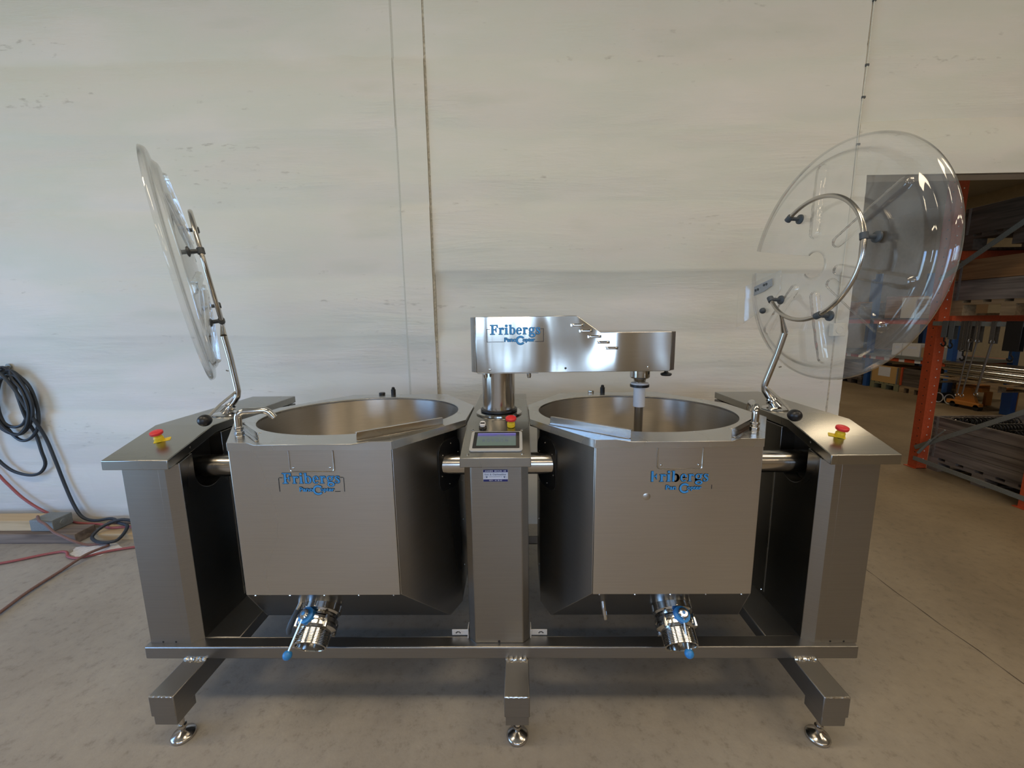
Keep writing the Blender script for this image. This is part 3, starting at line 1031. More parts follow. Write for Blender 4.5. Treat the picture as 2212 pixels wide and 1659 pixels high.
    # bowl
    ax = V((0, TA, 1)).normalized()
    prof = [(RR + 0.0006, -0.0115), (RR, -0.22), (0.405, -0.30), (0.385, -0.36), (0.34, -0.42), (0.26, -0.46), (0.14, -0.485), (0.0, -0.49)]
    MB().open_lathe((u(cxl), yc, zr(yc)), ax, prof, 96).build('bowl', 'steel_bowl', body, angle=60)
    # splash guards
    for (a0, b0, a1, b1, nm) in ((0.152, 1.268, 0.392, 1.488, 0), (-0.172, 1.272, -0.335, 1.440, 1)):
        p, q = V((u(a0), b0, zr(b0) + 0.001)), V((u(a1), b1, zr(b1) + 0.001))
        d = (q - p).normalized()
        side = V((0, 0, 1)).cross(d).normalized()
        if side.y < 0:
            side = -side
        g = MB()
        g.prism([p, q, q + V((0, 0, 0.027)), p + V((0, 0, 0.027))], side * 0.0022)
        g.prism([p + V((0, 0, 0.025)), q + V((0, 0, 0.025)), q + V((0, 0, 0.0272)), p + V((0, 0, 0.0272))], side * 0.012)
        g.prism([p, q, q + V((0, 0, 0.002)), p + V((0, 0, 0.002))], side * -0.010)
        g.build('splash_guard', 'chrome' if nm else 'steel_tube', body, bevel=0.0006)
    # vent valve and knob at the back edge
    MB().lathe((xc - 0.035, 2.278, zr(2.278)), (0, 0, 1), [(0.013, 0), (0.013, 0.030), (0.009, 0.033), (0.009, 0.040), (0.005, 0.044), (0, 0.044)], 14).build('vent_valve', 'brush_black', body)
    MB().lathe((xc - 0.10, 2.278, zr(2.278)), (0, 0, 1), [(0.016, 0), (0.018, 0.006), (0.016, 0.013), (0, 0.014)], 16).build('vent_knob', 'brush_black' if s > 0 else 'chrome', body)
    # dark underside pan
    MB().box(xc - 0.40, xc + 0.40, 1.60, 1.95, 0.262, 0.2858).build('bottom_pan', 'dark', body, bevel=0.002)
    return body


kl = kettle(-0.676, 1, -0.684, 'left')
kr = kettle(0.510, -1, 0.502, 'right')
kl['label'] = 'kettle with intact blue lettering, left of the centre cabinet'
kr['label'] = 'kettle with worn lettering, the mixer shaft reaching into it'
logo(kl, -0.786, 0.9965, 0.214, 1.2572, box='open')
logo(kr, 0.4065, 0.9945, 0.2140, 1.2572, skip=('F_top', 'F_foot', 'no_o'), black_only=('b_bowl', 'g_link', 'e_bar'), box='worn')

# a dent in the right kettle's front panel
MB().lathe((0.413, 1.2578, 0.923), (0, -1, 0), [(0.013, 0), (0.0115, 0.0008), (0.008, 0.0018), (0.003, 0.0024), (0, 0.0025)], 24).build('dent', 'steel_panel', kr, angle=80)
# trunnions
for x0, x1 in ((-1.296, -1.045), (-0.305, -0.197), (0.031, mirror(-0.305)), (mirror(-1.045), mirror(-1.296))):
    tr = MB().cyl((x0, 1.54, 0.938), (x1, 1.54, 0.938), 0.043, n=40).build('trunnion', 'steel_tube', mc)

# drain crank and pin under the kettles
ck = MB().cyl((-0.813, 1.362, 0.475), (-0.819, 1.333, 0.452), 0.0085, n=14).build('crank_handle', 'chrome', mc)
MB().tube([(-0.818, 1.336, 0.456), (-0.824, 1.322, 0.440), (-0.832, 1.311, 0.421), (-0.838, 1.305, 0.402), (-0.838, 1.303, 0.388), (-0.836, 1.303, 0.383)], [0.0085, 0.0095, 0.0100, 0.0100, 0.0085, 0.004], 14).build('crank_grip', 'rubber', ck)
MB().tube([(0.300, 1.36, 0.50), (0.302, 1.345, 0.46), (0.306, 1.33, 0.425), (0.307, 1.328, 0.420)], [0.008, 0.008, 0.009, 0.006], 10).build('drain_pin', 'chrome', mc)


# drain valves
def valve(x, swing):
    th = math.radians(57)
    d = V((0, -math.sin(th), -math.cos(th)))
    up = V((0, -math.cos(th), math.sin(th)))
    o = V((x, 1.384, 0.451))
    v = MB().lathe(o, d, [(0.042, -0.03), (0.042, 0.004), (0.060, 0.006), (0.068, 0.012), (0.069, 0.040), (0.064, 0.046), (0.050, 0.047), (0.050, 0.056), (0.064, 0.058), (0.071, 0.064), (0.071, 0.076), (0.065, 0.079), (0.065, 0.082), (0.071, 0.084), (0.071, 0.092), (0.062, 0.097), (0.056, 0.100)], 36)
    vo = v.build('drain_valve', 'chrome', mc, angle=25)
    # twelve flats of the union nut
    a, uu, ww = v.frame(d)
    for k in range(12):
        t = 2 * PI * k / 12
        r = uu * math.cos(t) + ww * math.sin(t)
        MB().cyl(o + d * 0.014 + r * 0.0695, o + d * 0.036 + r * 0.0695, 0.0028, n=6).build('nut_rib', 'chrome', vo)
    prof = [(0.056, 0.099)]
    h = 0.102
    for k in range(9):
        prof += [(0.0580, h), (0.0580, h + 0.002), (0.0552, h + 0.0032), (0.0552, h + 0.0042)]
        h += 0.0048
    prof += [(0.0570, h), (0.0570, h + 0.004), (0.0500, h + 0.004), (0.0490, h), (0.0490, 0.06), (0.0, 0.06)]
    MB().open_lathe(o, d, prof, 40).build('threaded_outlet', 'chrome', vo, angle=30)
    for k in range(4):
        t = PI / 4 + PI / 2 * k
        r = uu * math.cos(t) + ww * math.sin(t)
        MB().cyl(o + d * 0.062 + r * 0.072, o + d * 0.100 + r * 0.072, 0.0075, n=10).build('clamp_bolt', 'chrome', vo)
    r = (up + V((swing * 0.22, 0, 0))).normalized()
    hb = o + d * 0.070
    MB().lathe(hb, r, [(0.027, 0.044), (0.027, 0.078), (0.023, 0.080)], 28).build('lever_collar', 'bluep', vo)
    MB().lathe(hb, r, [(0.017, 0.079), (0.017, 0.090), (0.013, 0.0935), (0.006, 0.0937), (0.0, 0.0937)], 24).build('lever_hub', 'chrome', vo)
    MB().lathe(hb, r, [(0.006, 0.0935), (0.006, 0.0947), (0, 0.0947)], 14).build('hub_cap', 'bluep', vo)
    h0 = hb + r * 0.085
    return vo, h0


for x, swing, end in ((-0.742, -1, (-0.800, 1.222, 0.372)), (0.556, 0.35, (0.566, 1.222, 0.378))):
    vo, h0 = valve(x, swing)
    end = V(end)
    dr = (end - h0).normalized()
    MB().cyl(h0 + dr * 0.015, end, 0.0055, n=12).build('lever_rod', 'chrome', vo)
    MB().sphere(end, 0.0155, 18).build('lever_ball', 'bluep', vo)


# faucets
def faucet(x, y, d1, L):
    z = zr(y)
    fz = MB().lathe((x, y, z), (0, 0, 1), [(0.0145, 0), (0.0145, 0.003), (0.013, 0.004)], 6)
    fz.lathe((x, y, z + 0.004), (0, 0, 1), [(0.0150, 0), (0.0150, 0.014)], 6)
    fz.lathe((x, y, z + 0.018), (0, 0, 1), [(0.0115, 0), (0.0115, 0.006), (0.0150, 0.007), (0.0150, 0.016), (0.0115, 0.017), (0.0115, 0.020)], 6)
    fo = fz.build('faucet', 'chrome', mc, bevel=0.001)
    d = V(d1).normalized()
    p = V((x, y, z + 0.036))
    pts = [p, p + V((0, 0, 0.028))]
    for k in range(1, 6):
        a = PI / 2 * k / 5
        pts.append(p + V((0, 0, 0.028)) + d * (0.022 * (1 - math.cos(a))) + V((0, 0, 0.022 * math.sin(a))))
    q = pts[-1]
    pts.append(q + d * (L - 0.05))
    q = pts[-1]
    for k in range(1, 5):
        a = math.radians(55) * k / 4
        pts.append(q + d * (0.028 * math.sin(a)) - V((0, 0, 0.028 * (1 - math.cos(a)))))
    q = pts[-1]
    pts.append(q + d * 0.012 - V((0, 0, 0.017)))
    MB().tube(pts, 0.0115, 16).build('spout', 'chrome', fo, angle=60)


faucet(-0.957, 1.342, (1, 0.28, 0), 0.105)
faucet(0.793, 1.344, (0.35, 1, 0), 0.095)

# mixer column and arm
col = MB().cyl((-0.085, 1.745, 1.0905), (-0.085, 1.745, 1.280), 0.070, n=56).build('mixer_column', 'steel_tube', mc)
MB().lathe((-0.085, 1.745, 1.0902), (0, 0, 1), [(0.096, 0), (0.099, 0.003), (0.099, 0.009), (0.094, 0.013), (0.074, 0.014)], 56).build('column_flange', 'chrome', col)
MB().lathe((-0.085, 1.745, 1.104), (0, 0, 1), [(0.0745, 0), (0.0795, 0.002), (0.0795, 0.010), (0.0745, 0.013), (0.071, 0.013)], 56).build('column_gasket', 'black', col)
prof = [(-0.165, 1.287), (-0.165, 1.508), (0.230, 1.508), (0.324, 1.4425), (0.601, 1.4425), (0.601, 1.287)]
arm = MB().prism([(a, 1.610, b) for a, b in prof], (0, 0.265, 0)).build('mixer_arm', 'steel_arm', mc, bevel=0.002)
MB().prism([(-0.1655, 1.611, 1.289), (-0.1655, 1.874, 1.289), (-0.187, 1.853, 1.289), (-0.187, 1.632, 1.289)], (0, 0, 0.218)).build('arm_end_plate', 'steel_arm', arm, bevel=0.0015)
MB().prism([(0.6015, 1.611, 1.289), (0.626, 1.636, 1.289), (0.626, 1.849, 1.289), (0.6015, 1.874, 1.289)], (0, 0, 0.153)).build('arm_end_plate', 'steel', arm, bevel=0.0015)
MB().box(-0.166, 0.083, 1.655, 1.835, 1.278, 1.2868).build('arm_mounting_plate', 'steel', arm, bevel=0.001)
for x in (-0.134, 0.045):
    MB().lathe((x, 1.668, 1.2778), (0, 0, -1), [(0.009, 0), (0.009, 0.012), (0.0065, 0.020), (0, 0.021)], 14).build('arm_bolt', 'chrome', arm)
for i in range(5):
    x, z = 0.233 + 0.0335 * i, 1.4715 - 0.0228 * i
    lv = MB()
    n = 12
    vs, fs = [], []
    for k in range(n + 1):
        t = k / n
        hgt = 0.0085 * min(1, math.sin(PI * t) * 2.2)
        xx = x - 0.027 + 0.054 * t
        vs += [(xx, 1.6098, z + 0.006), (xx, 1.6098 - hgt * 0.75, z + 0.0052), (xx, 1.6098 - hgt, z + 0.0005), (xx, 1.6098 - hgt * 0.85, z - 0.0045), (xx, 1.6098, z - 0.0045)]
    for k in range(n):
        for j in range(4):
            fs.append((k * 5 + j, (k + 1) * 5 + j, (k + 1) * 5 + j + 1, k * 5 + j + 1))
    lv.add(vs, fs)
    lv.build('louvre', 'chrome', arm, angle=60)
for x, z in ((-0.112, 1.297), (0.188, 1.299), (0.513, 1.300)):
    MB().lathe((x, 1.6098, z + 0.004), (0, -1, 0), [(0.0048, 0), (0.0042, 0.0024), (0.0015, 0.003), (0, 0.003)], 10).build('screw', 'chrome' if x != 0.188 else 'rubber', arm)
logo(arm, -0.121, 1.4595, 0.222, 1.6098, box='full')
# shaft hanging from the arm
sh = MB().cyl((0.523, 1.745, 0.80), (0.523, 1.745, 1.125), 0.0185, n=28).build('mixer_shaft', 'steel_tube', mc)
MB().lathe((0.523, 1.745, 1.2868), (0, 0, -1), [(0.0415, 0), (0.0415, 0.040), (0.036, 0.046), (0.027, 0.048), (0.024, 0.060), (0.024, 0.066)], 40).build('shaft_hub', 'chrome', sh)
MB().lathe((0.523, 1.745, 1.222), (0, 0, -1), [(0.030, 0), (0.037, 0.002), (0.037, 0.006), (0.037, 0.018), (0.034, 0.022), (0.0245, 0.024), (0.0245, 0.105), (0.0190, 0.107)], 40).build('shaft_sleeve', 'white', sh)
MB().open_lathe((0.523, 1.745, 1.2145), (0, 0, -1), [(0.0365, 0), (0.0400, 0.001), (0.0400, 0.011), (0.0365, 0.012)], 40).build('shaft_ring', 'black', sh)
kb = MB().lathe((0.630, 1.733, 1.2700), (0, 0, -1), [(0.007, -0.020), (0.007, 0.0), (0.010, 0.004), (0.022, 0.008), (0.0235, 0.013), (0.020, 0.018), (0, 0.021)], 24)
kb.box(0.600, 0.640, 1.722, 1.744, 1.2865, 1.2905)
kb.build('arm_knob', 'black', mc)


# ------------------------------------------------------------------ lids and their stands
def lid(side):
    if side > 0:
        c, n = V((1.225, 1.692, 1.693)), V((-0.9962, -0.085, 0.012)).normalized()
        roff = 0.092
        rc = V((1.128, 1.652, 1.708))
        rn = V((-0.9945, -0.094, 0.052)).normalized()
    else:
        c, n = V((-1.359, 1.705, 1.706)), V((0.81, 0.572, 0.135)).normalized()
        roff = 0.075
        rc = c + n * roff
        rn = n
    U = V((0, 0, 1)).cross(n).normalized()
    if U.y > 0:
        U = -U
    Vv = n.cross(U)
    if Vv.z < 0:
        Vv = -Vv
    R0 = 0.45

    def h(r):
        ks = [(0.05, 0.047), (0.12, 0.045), (0.22, 0.038), (0.32, 0.029), (0.385, 0.022), (0.396, 0.018), (0.405, 0.006), (0.412, 0.003), (0.436, 0.0), (0.444, -0.002), (0.450, -0.010), (0.452, -0.020)]
        for (a, b), (c_, d) in zip(ks[:-1], ks[1:]):
            if r <= c_:
                return b + (d - b) * (r - a) / (c_ - a)
        return ks[-1][1]
    ribs = [math.radians(a) for a in (96, 35, -15, -40, -79, -135)]
    rs = [0.05, 0.065, 0.08, 0.095, 0.105] + [0.11 + 0.0045 * k for k in range(64)] + [0.402, 0.406, 0.412, 0.424, 0.436, 0.441, 0.445, 0.448, 0.450, 0.452]
    na = 480
    vs, fs = [], []
    for r in rs:
        for k in range(na):
            a = 2 * PI * k / na
            x, y = r * math.cos(a), r * math.sin(a)
            hh = h(r)
            for t in ribs:
                # stadium from r=.125 to r=.375
                al = x * math.cos(t) + y * math.sin(t)
                ac = -x * math.sin(t) + y * math.cos(t)
                dd = math.hypot(ac, al - min(max(al, 0.125), 0.368))
                if dd < 0.019:
                    hh += 0.012 * min(1.0, (0.019 - dd) / 0.0045) ** 0.7
            vs.append((x, y, hh))
    m = na
    for i in range(len(rs) - 1):
        for k in range(na):
            l = (k + 1) % na
            fs.append((i * m + k, i * m + l, (i + 1) * m + l, (i + 1) * m + k))
    me = bpy.data.meshes.new('lid')
    me.from_pydata(vs, [], fs)
    bm = bmesh.new()
    bm.from_mesh(me)
    sa = math.radians(171)
    sd = V((math.cos(sa), math.sin(sa), 0))
    sp = V((-sd.y, sd.x, 0))
    for sg in (1, -1):
        p0 = sd * 0.04 + sp * sg * 0.034
        p1 = sd * 0.45 + sp * sg * 0.052
        e = (p1 - p0).normalized()
        nn = V((-e.y, e.x, 0))
        bmesh.ops.bisect_plane(bm, geom=bm.verts[:] + bm.edges[:] + bm.faces[:], plane_co=p0, plane_no=nn, dist=1e-6)
    dead = []
    for fa in bm.faces:
        q = fa.calc_center_median()
        al, ac = q.dot(sd), q.dot(sp)
        if al > 0 and abs(ac) < 0.034 + (al - 0.04) * (0.018 / 0.41):
            dead.append(fa)
    bmesh.ops.delete(bm, geom=dead, context='FACES')
    bm.to_mesh(me)
    bm.free()
    mat4 = Matrix.Identity(4)
    org = ORG[mc.name]
    for i in range(3):
        mat4[i][0], mat4[i][1], mat4[i][2], mat4[i][3] = U[i], Vv[i], n[i], c[i] - org[i]
    me.transform(mat4)
    me.materials.append(M['clear'])
    me.shade_smooth()
    o = bpy.data.objects.new('kettle_lid', me)
    C.objects.link(o)
    o.parent = mc
    ORG[o.name] = org.copy()
    sol = o.modifiers.new('thickness', 'SOLIDIFY')
    sol.thickness = 0.004
    sol.offset = -1
    # ring handle
    U2 = V((0, 0, 1)).cross(rn).normalized()
    if U2.y > 0:
        U2 = -U2
    V2 = rn.cross(U2)
    if V2.z < 0:
        V2 = -V2
    RR = 0.228

    def rp(deg, r=RR, lift=0.0):
        a = math.radians(deg)
        return rc + U2 * (r * math.cos(a)) + V2 * (r * math.sin(a)) + rn * lift
    ring = MB().tube([rp(-145 + 273 * k / 60) for k in range(61)], 0.0082, 12).build('ring_handle', 'steel_tube', o, angle=60)
    for dg in (126, 12, -68, -142):
        p = rp(dg)
        q = p - rn * (roff * 0.42)
        t = (rp(dg + 2) - rp(dg - 2)).normalized()
        cl = MB().cyl(p - t * 0.011, p + t * 0.011, 0.0125, n=16)
        cl.cyl(p - rn * 0.008, q, 0.008, n=12)
        cl.lathe(q, -rn, [(0.010, 0), (0.0185, 0.004), (0.0195, 0.010), (0.016, 0.012)], 20)
        cl.build('ring_clip', 'rubber', o)
    # stand
    if side > 0:
        path = [(1.138, 1.782, 1.100), (1.128, 1.792, 1.122), (1.112, 1.805, 1.146), (1.101, 1.812, 1.168), (1.098, 1.813, 1.190), (1.103, 1.810, 1.215), (1.126, 1.790, 1.330), (1.139, 1.772, 1.425)]
        base = (1.138, 1.782, 1.0902)
        lev0, lev1 = V((1.104, 1.808, 1.185)), V((1.060, 1.543, 1.119))
    else:
        path = [(-1.316, 1.777, 1.100), (-1.303, 1.783, 1.122), (-1.285, 1.792, 1.146), (-1.272, 1.798, 1.168), (-1.268, 1.80, 1.192), (-1.270, 1.80, 1.215), (-1.284, 1.80, 1.340), (-1.297, 1.795, 1.440)]
        base = (-1.316, 1.777, 1.0902)
        lev0, lev1 = V((-1.272, 1.792, 1.190)), V((-1.238, 1.551, 1.119))
    tip = rp(-118)
    stand = MB().tube(path, 0.0132, 16)
    st_ = stand.build('lid_stand', 'steel_tube', mc, angle=60)
    e = V(path[-1])
    flat = MB().tube([e, e + (tip - e) * 0.35, e + (tip - e) * 0.7, tip], [0.0132, 0.010, 0.007, 0.0075], 12)
    flat.build('stand_tip', 'steel_tube', st_, angle=60)
    MB().lathe(base, (0, 0, 1), [(0.054, 0), (0.056, 0.002), (0.054, 0.006), (0.040, 0.009), (0.024, 0.010)], 36).build('stand_base', 'chrome', st_)
    dv = (V(path[2]) - V(path[0])).normalized()
    MB().lathe(V(base) + V((0, 0, 0.008)), dv, [(0.026, -0.004), (0.021, 0.016), (0.020, 0.026), (0.0235, 0.028), (0.0235, 0.036), (0.019, 0.038), (0.017, 0.046)], 28).build('stand_socket', 'chrome', st_)
    mid = lev0 + (lev1 - lev0) * 0.55 + V((0, 0, 0.006))
    MB().tube([lev0, mid, lev1], 0.0058, 10).build('lever_arm', 'steel_tube', st_)
    MB().sphere(lev1, 0.0255, 20, (1, 1, 0.93)).build('lever_knob', 'black', st_)
    MB().cyl(V(path[6]) + V((side * 0.011, -0.004, -0.055)), V(path[6]) + V((side * 0.021, -0.006, -0.052)), 0.003, n=8).build('stop_pin', 'chrome', st_)
    if side > 0:
        kx = 1.165 / 1.10
        fp = [(2.023, 1.640), (1.762, 1.685), (1.759, 1.604), (1.80, 1.56), (2.016, 1.463)]
        P = [V((1.150 + 0.02 * i, a * kx, 1.5 + (b - 1.5) * kx)) for i, (a, b) in enumerate(fp)]
        P = [V((1.160, p.y, p.z)) for p in P]
        fo = MB().prism(P, (0.003, 0, 0)).build('lid_flap', 'clear', o, bevel=0.001)
        e0, e1 = P[0], P[4]
        MB().prism([e0, e1, e1 + V((-0.03, 0.012, -0.02)), e0 + V((-0.03, 0.012, -0.02))], (0.003, 0.001, 0)).build('flap_edge', 'clear', o)

        def onp(a, b, dx=0):
            return V((1.160 - dx, a * kx, 1.5 + (b - 1.5) * kx))
        hg = [onp(1.945, 1.655 - 0.025, 0.0005), onp(1.815, 1.668 - 0.012, 0.0005), onp(1.812, 1.625, 0.0005), onp(1.865, 1.605, 0.0005), onp(1.945, 1.590, 0.0005)]
        MB().prism(hg, (-0.002, 0, 0)).build('hinge_patch', 'print_grey', o)
        for a, b in ((1.930, 1.613), (1.912, 1.616), (1.868, 1.632), (1.851, 1.635)):
            MB().cyl(onp(a, b, 0.002), onp(a, b, 0.006), 0.0058, n=12).build('hinge_screw', 'rubber', o)
        MB().sphere(onp(1.868, 1.520, 0.0), 0.014, 14).build('flap_stop', 'rubber', o)
    return o


ll = lid(-1)
lr = lid(1)
ll['label'] = 'clear plastic lid raised nearly edge-on above the left cabinet'
lr['label'] = 'clear plastic lid raised face-on above the right cabinet'

# ------------------------------------------------------------------ left side: cable, hoses, timbers


def smooth_path(pts, k=6):
    P = [V(p) for p in pts]
    out = []
    for i in range(len(P) - 1):
        p0, p1, p2, p3 = P[max(i - 1, 0)], P[i], P[i + 1], P[min(i + 2, len(P) - 1)]
        for j in range(k):
            t = j / k
            out.append(0.5 * ((2 * p1) + (p2 - p0) * t + (2 * p0 - 5 * p1 + 4 * p2 - p3) * t * t + (3 * p1 - p0 - 3 * p2 + p3) * t ** 3))
    out.append(P[-1])
    return out


pts = []
yw = 2.790
for i in range(5):   # loops of the coil
    rx, rz = 0.125 + 0.016 * (i % 3), 0.205 + 0.018 * ((i * 2) % 3)
    cx_, cz_ = -3.60 + 0.012 * i, 0.985 - 0.016 * i
    for k in range(14):
        a = PI / 2 + 2 * PI * k / 14
        pts.append((cx_ + rx * math.cos(a) * (1 + 0.06 * math.sin(3 * a + i)), yw - 0.004 - 0.011 * (i % 4) - 0.006 * math.sin(a * 2 + i), cz_ + rz * math.sin(a)))
pts += [(-3.53, yw - 0.02, 1.18), (-3.49, yw - 0.04, 1.02), (-3.475, yw - 0.03, 0.85), (-3.465, yw, 0.72), (-3.45, yw, 0.60), (-3.44, yw, 0.50), (-3.50, yw, 0.43), (-3.60, yw, 0.42), (-3.72, yw, 0.47), (-3.80, yw - 0.01, 0.60), (-3.80, yw - 0.02, 0.8), (-3.72, yw - 0.03, 1.10), (-3.60, yw - 0.05, 1.19), (-3.50, yw - 0.05, 1.08),
        (-3.43, yw - 0.03, 0.86), (-3.40, yw, 0.70), (-3.36, yw, 0.52), (-3.33, yw, 0.36), (-3.28, yw - 0.01, 0.20), (-3.22, yw - 0.02, 0.10), (-3.12, yw - 0.03, 0.075), (-3.00, yw - 0.02, 0.085), (-2.88, 2.70, 0.088), (-2.78, 2.66, 0.080), (-2.76, 2.56, 0.036), (-2.84, 2.53, 0.034), (-2.94, 2.57, 0.034), (-2.97, 2.60, 0.050), (-2.95, 2.655, 0.085), (-2.86, 2.70, 0.112), (-2.75, 2.70, 0.09), (-2.68, 2.63, 0.07), (-2.60, 2.585, 0.012), (-2.45, 2.60, 0.011)]
tag(MB().tube(smooth_path(pts, 5), 0.0105, 8).build('power_cable', 'cable'), 'black cable coiled on the white wall, trailing down to the timbers', 'cable')
hk = MB().cyl((-3.60, 2.818, 1.212), (-3.60, 2.735, 1.206), 0.006, n=8)
hk.cyl((-3.60, 2.735, 1.206), (-3.60, 2.730, 1.235), 0.006, n=8)
hk.lathe((-3.60, 2.822, 1.212), (0, -1, 0), [(0.02, 0), (0.02, 0.006)], 14)
tag(hk.build('wall_hook', 'galv'), 'steel hook in the white wall carrying the coiled black cable', 'hook')

ha = [(-4.1, 2.79, 0.62), (-3.86, 2.79, 0.48), (-3.76, 2.79, 0.36), (-3.66, 2.785, 0.25), (-3.54, 2.78, 0.16), (-3.40, 2.775, 0.09), (-3.28, 2.765, 0.06), (-3.16, 2.745, 0.060), (-3.05, 2.735, 0.058), (-2.93, 2.685, 0.058), (-2.80, 2.70, 0.058), (-2.7, 2.64, 0.056), (-2.6, 2.58, 0.012)]
tag(MB().tube(smooth_path(ha), 0.009, 8).build('red_hose', 'hose'), 'red hose sloping down the white wall behind the timbers', 'hose')
hb = [(-3.405, 2.655, 0.164), (-3.33, 2.60, 0.158), (-3.26, 2.575, 0.145), (-3.18, 2.55, 0.10), (-3.10, 2.53, 0.08), (-3.02, 2.52, 0.05), (-2.95, 2.54, 0.012), (-2.86, 2.56, 0.0125), (-2.80, 2.53, 0.0125), (-2.79, 2.47, 0.026), (-2.80, 2.38, 0.032), (-2.81, 2.25, 0.0125), (-2.78, 2.05, 0.0125), (-2.73, 1.88, 0.0125), (-2.66, 1.62, 0.0125), (-2.60, 1.3, 0.0125)]
tag(MB().tube(smooth_path(hb), 0.0085, 8).build('brown_hose', 'hose_brown'), 'dusty brown hose over the capped timber and forward across the floor', 'hose')
hc = [(-4.0, 2.16, 0.0105), (-3.6, 2.26, 0.0105), (-3.30, 2.33, 0.0105), (-3.12, 2.43, 0.0105), (-3.02, 2.46, 0.0105), (-2.93, 2.40, 0.0105), (-2.84, 2.39, 0.0105), (-2.74, 2.46, 0.0105), (-2.64, 2.50, 0.0105), (-2.45, 2.56, 0.0105), (-2.3, 2.6, 0.0105)]
tag(MB().tube(smooth_path(hc), 0.0080, 8).build('red_hose', 'hose'), 'red hose lying on the floor in front of the timbers', 'hose')

tag(MB().box(-4.6, -3.07, 2.575, 2.715, 0, 0.072).build('timber', 'wood_old', bevel=0.004), 'dark old timber on the floor below the pale capped beam', 'timber')
bt = thing('capped_beam', (-3.9, 2.66, 0.073), 'pale wooden beam with a steel end cap lying on the dark timber', 'beam')
MB().box(-4.6, -3.42, 2.62, 2.735, 0.0725, 0.148).build('beam', 'wood_light', bt, bevel=0.003)
MB().box(-3.42, -3.255, 2.612, 2.740, 0.0725, 0.154).build('end_cap', 'galv', bt, bevel=0.004)
MB().lathe((-3.2548, 2.676, 0.112), (1, 0, 0), [(0.022, 0), (0.020, 0.003), (0.012, 0.004)], 18).build('cap_bolt', 'galv', bt)
tag(MB().box(-3.0, -2.30, 2.62, 2.76, 0, 0.045).build('timber', 'wood_light', bevel=0.003), 'flat pale board by the wall, half behind the left cabinet', 'timber')
tag(MB().box(-3.04, -2.32, 2.765, 2.812, 0, 0.06).build('timber', 'wood_old', bevel=0.003), 'narrow brown batten pushed against the foot of the wall', 'timber')

# conduit cable and socket on the wall, right
cp = smooth_path([(2.158, 2.809, 4.3), (2.157, 2.809, 3.6), (2.160, 2.809, 3.1), (2.153, 2.809, 2.7), (2.156, 2.809, 2.3), (2.152, 2.809, 1.9), (2.150, 2.809, 1.62), (2.146, 2.809, 1.44)], 6)
cb = MB().tube(cp, 0.0042, 8).build('wall_cable', 'cream')
tag(cb, 'thin cream cable clipped down the wall joint above the socket', 'cable')
for z in (3.35, 3.0, 2.82, 2.55):
    MB().box(2.148, 2.168, 2.804, 2.816, z, z + 0.012).build('cable_clip', 'rubber', cb)
sk = MB().box(2.105, 2.190, 2.775, 2.816, 1.355, 1.44).build('wall_socket', 'cream', bevel=0.004)
tag(sk, 'cream surface socket box on the wall, seen through the right lid', 'socket')
MB().lathe((2.1475, 2.7748, 1.3975), (0, -1, 0), [(0.026, 0), (0.026, 0.003), (0.021, 0.003), (0.0205, 0.001)], 20).build('socket_face', 'cream', sk)

# ------------------------------------------------------------------ the store seen through the opening
rk = thing('pallet_rack', (3.92, 3.5, 0), 'orange upright pallet rack end frame with grey braces inside the opening', 'rack')
for y0, y1 in ((3.865, 3.955), (2.967, 3.045)):
    # C section: web towards -X, flanges towards +Y and +Y
    u_ = MB().box(3.880, 3.884, y0, y1, 0, 4.2).box(3.884, 3.975, y1 - 0.004, y1, 0, 4.2).box(3.884, 3.975, y0, y0 + 0.004, 0, 4.2)
    up = u_.build('upright', 'orange', rk)
    ho = MB()
    for k in range(50):
        z = 0.08 + 0.08 * k
        ho.lathe((3.8798, (y0 + y1) / 2 - 0.01, z), (-1, 0, 0), [(0.006, 0), (0.006, 0.0004)], 8)
    h1 = ho.build('upright_holes', 'black', up)
    h1['kind'] = 'stuff'
    ho = MB()
    for k in range(50):
        z = 0.10 + 0.08 * k
        ho.lathe((3.935, y0 - 0.0002, z), (0, -1, 0), [(0.006, 0), (0.006, 0.0004)], 8)
    h1 = ho.build('upright_slots', 'whitepaint', up)
    h1['kind'] = 'stuff'
    MB().box(3.86, 3.985, y0, y1 + 0.02, 0, 0.006).build('base_plate', 'orange', up)


def bar(mb, p, q, w, t):
    p, q = V(p), V(q)
    d = (q - p).normalized()
    nx = V((1, 0, 0))
    s_ = d.cross(nx).normalized() * (w / 2)
    mb.prism([p - s_, q - s_, q + s_, p + s_], nx * t)
    return mb


for p, q in (((3.870, 3.90, 0.205), (3.870, 3.0, 0.815)), ((3.870, 3.90, 0.100), (3.870, 3.0, 0.082)), ((3.870, 3.90, 1.405), (3.870, 3.0, 1.405)), ((3.870, 3.90, 1.800), (3.870, 3.0, 2.40)), ((3.870, 3.90, 2.75), (3.870, 3.0, 3.35))):
    bar(MB(), p, q, 0.038, 0.012).build('brace', 'galv', rk)
for z in (1.395, 1.965):
    for y in (3.838, 3.0):
        MB().box(3.976, 6.7, y, y + 0.05, z, z + 0.078).build('beam', 'orange', rk)
for z in (1.395, 1.965):
    pass
for y0 in (3.865, 2.967):
    MB().box(6.70, 6.79, y0, y0 + 0.09, 0, 4.2).build('upright', 'orange', rk)


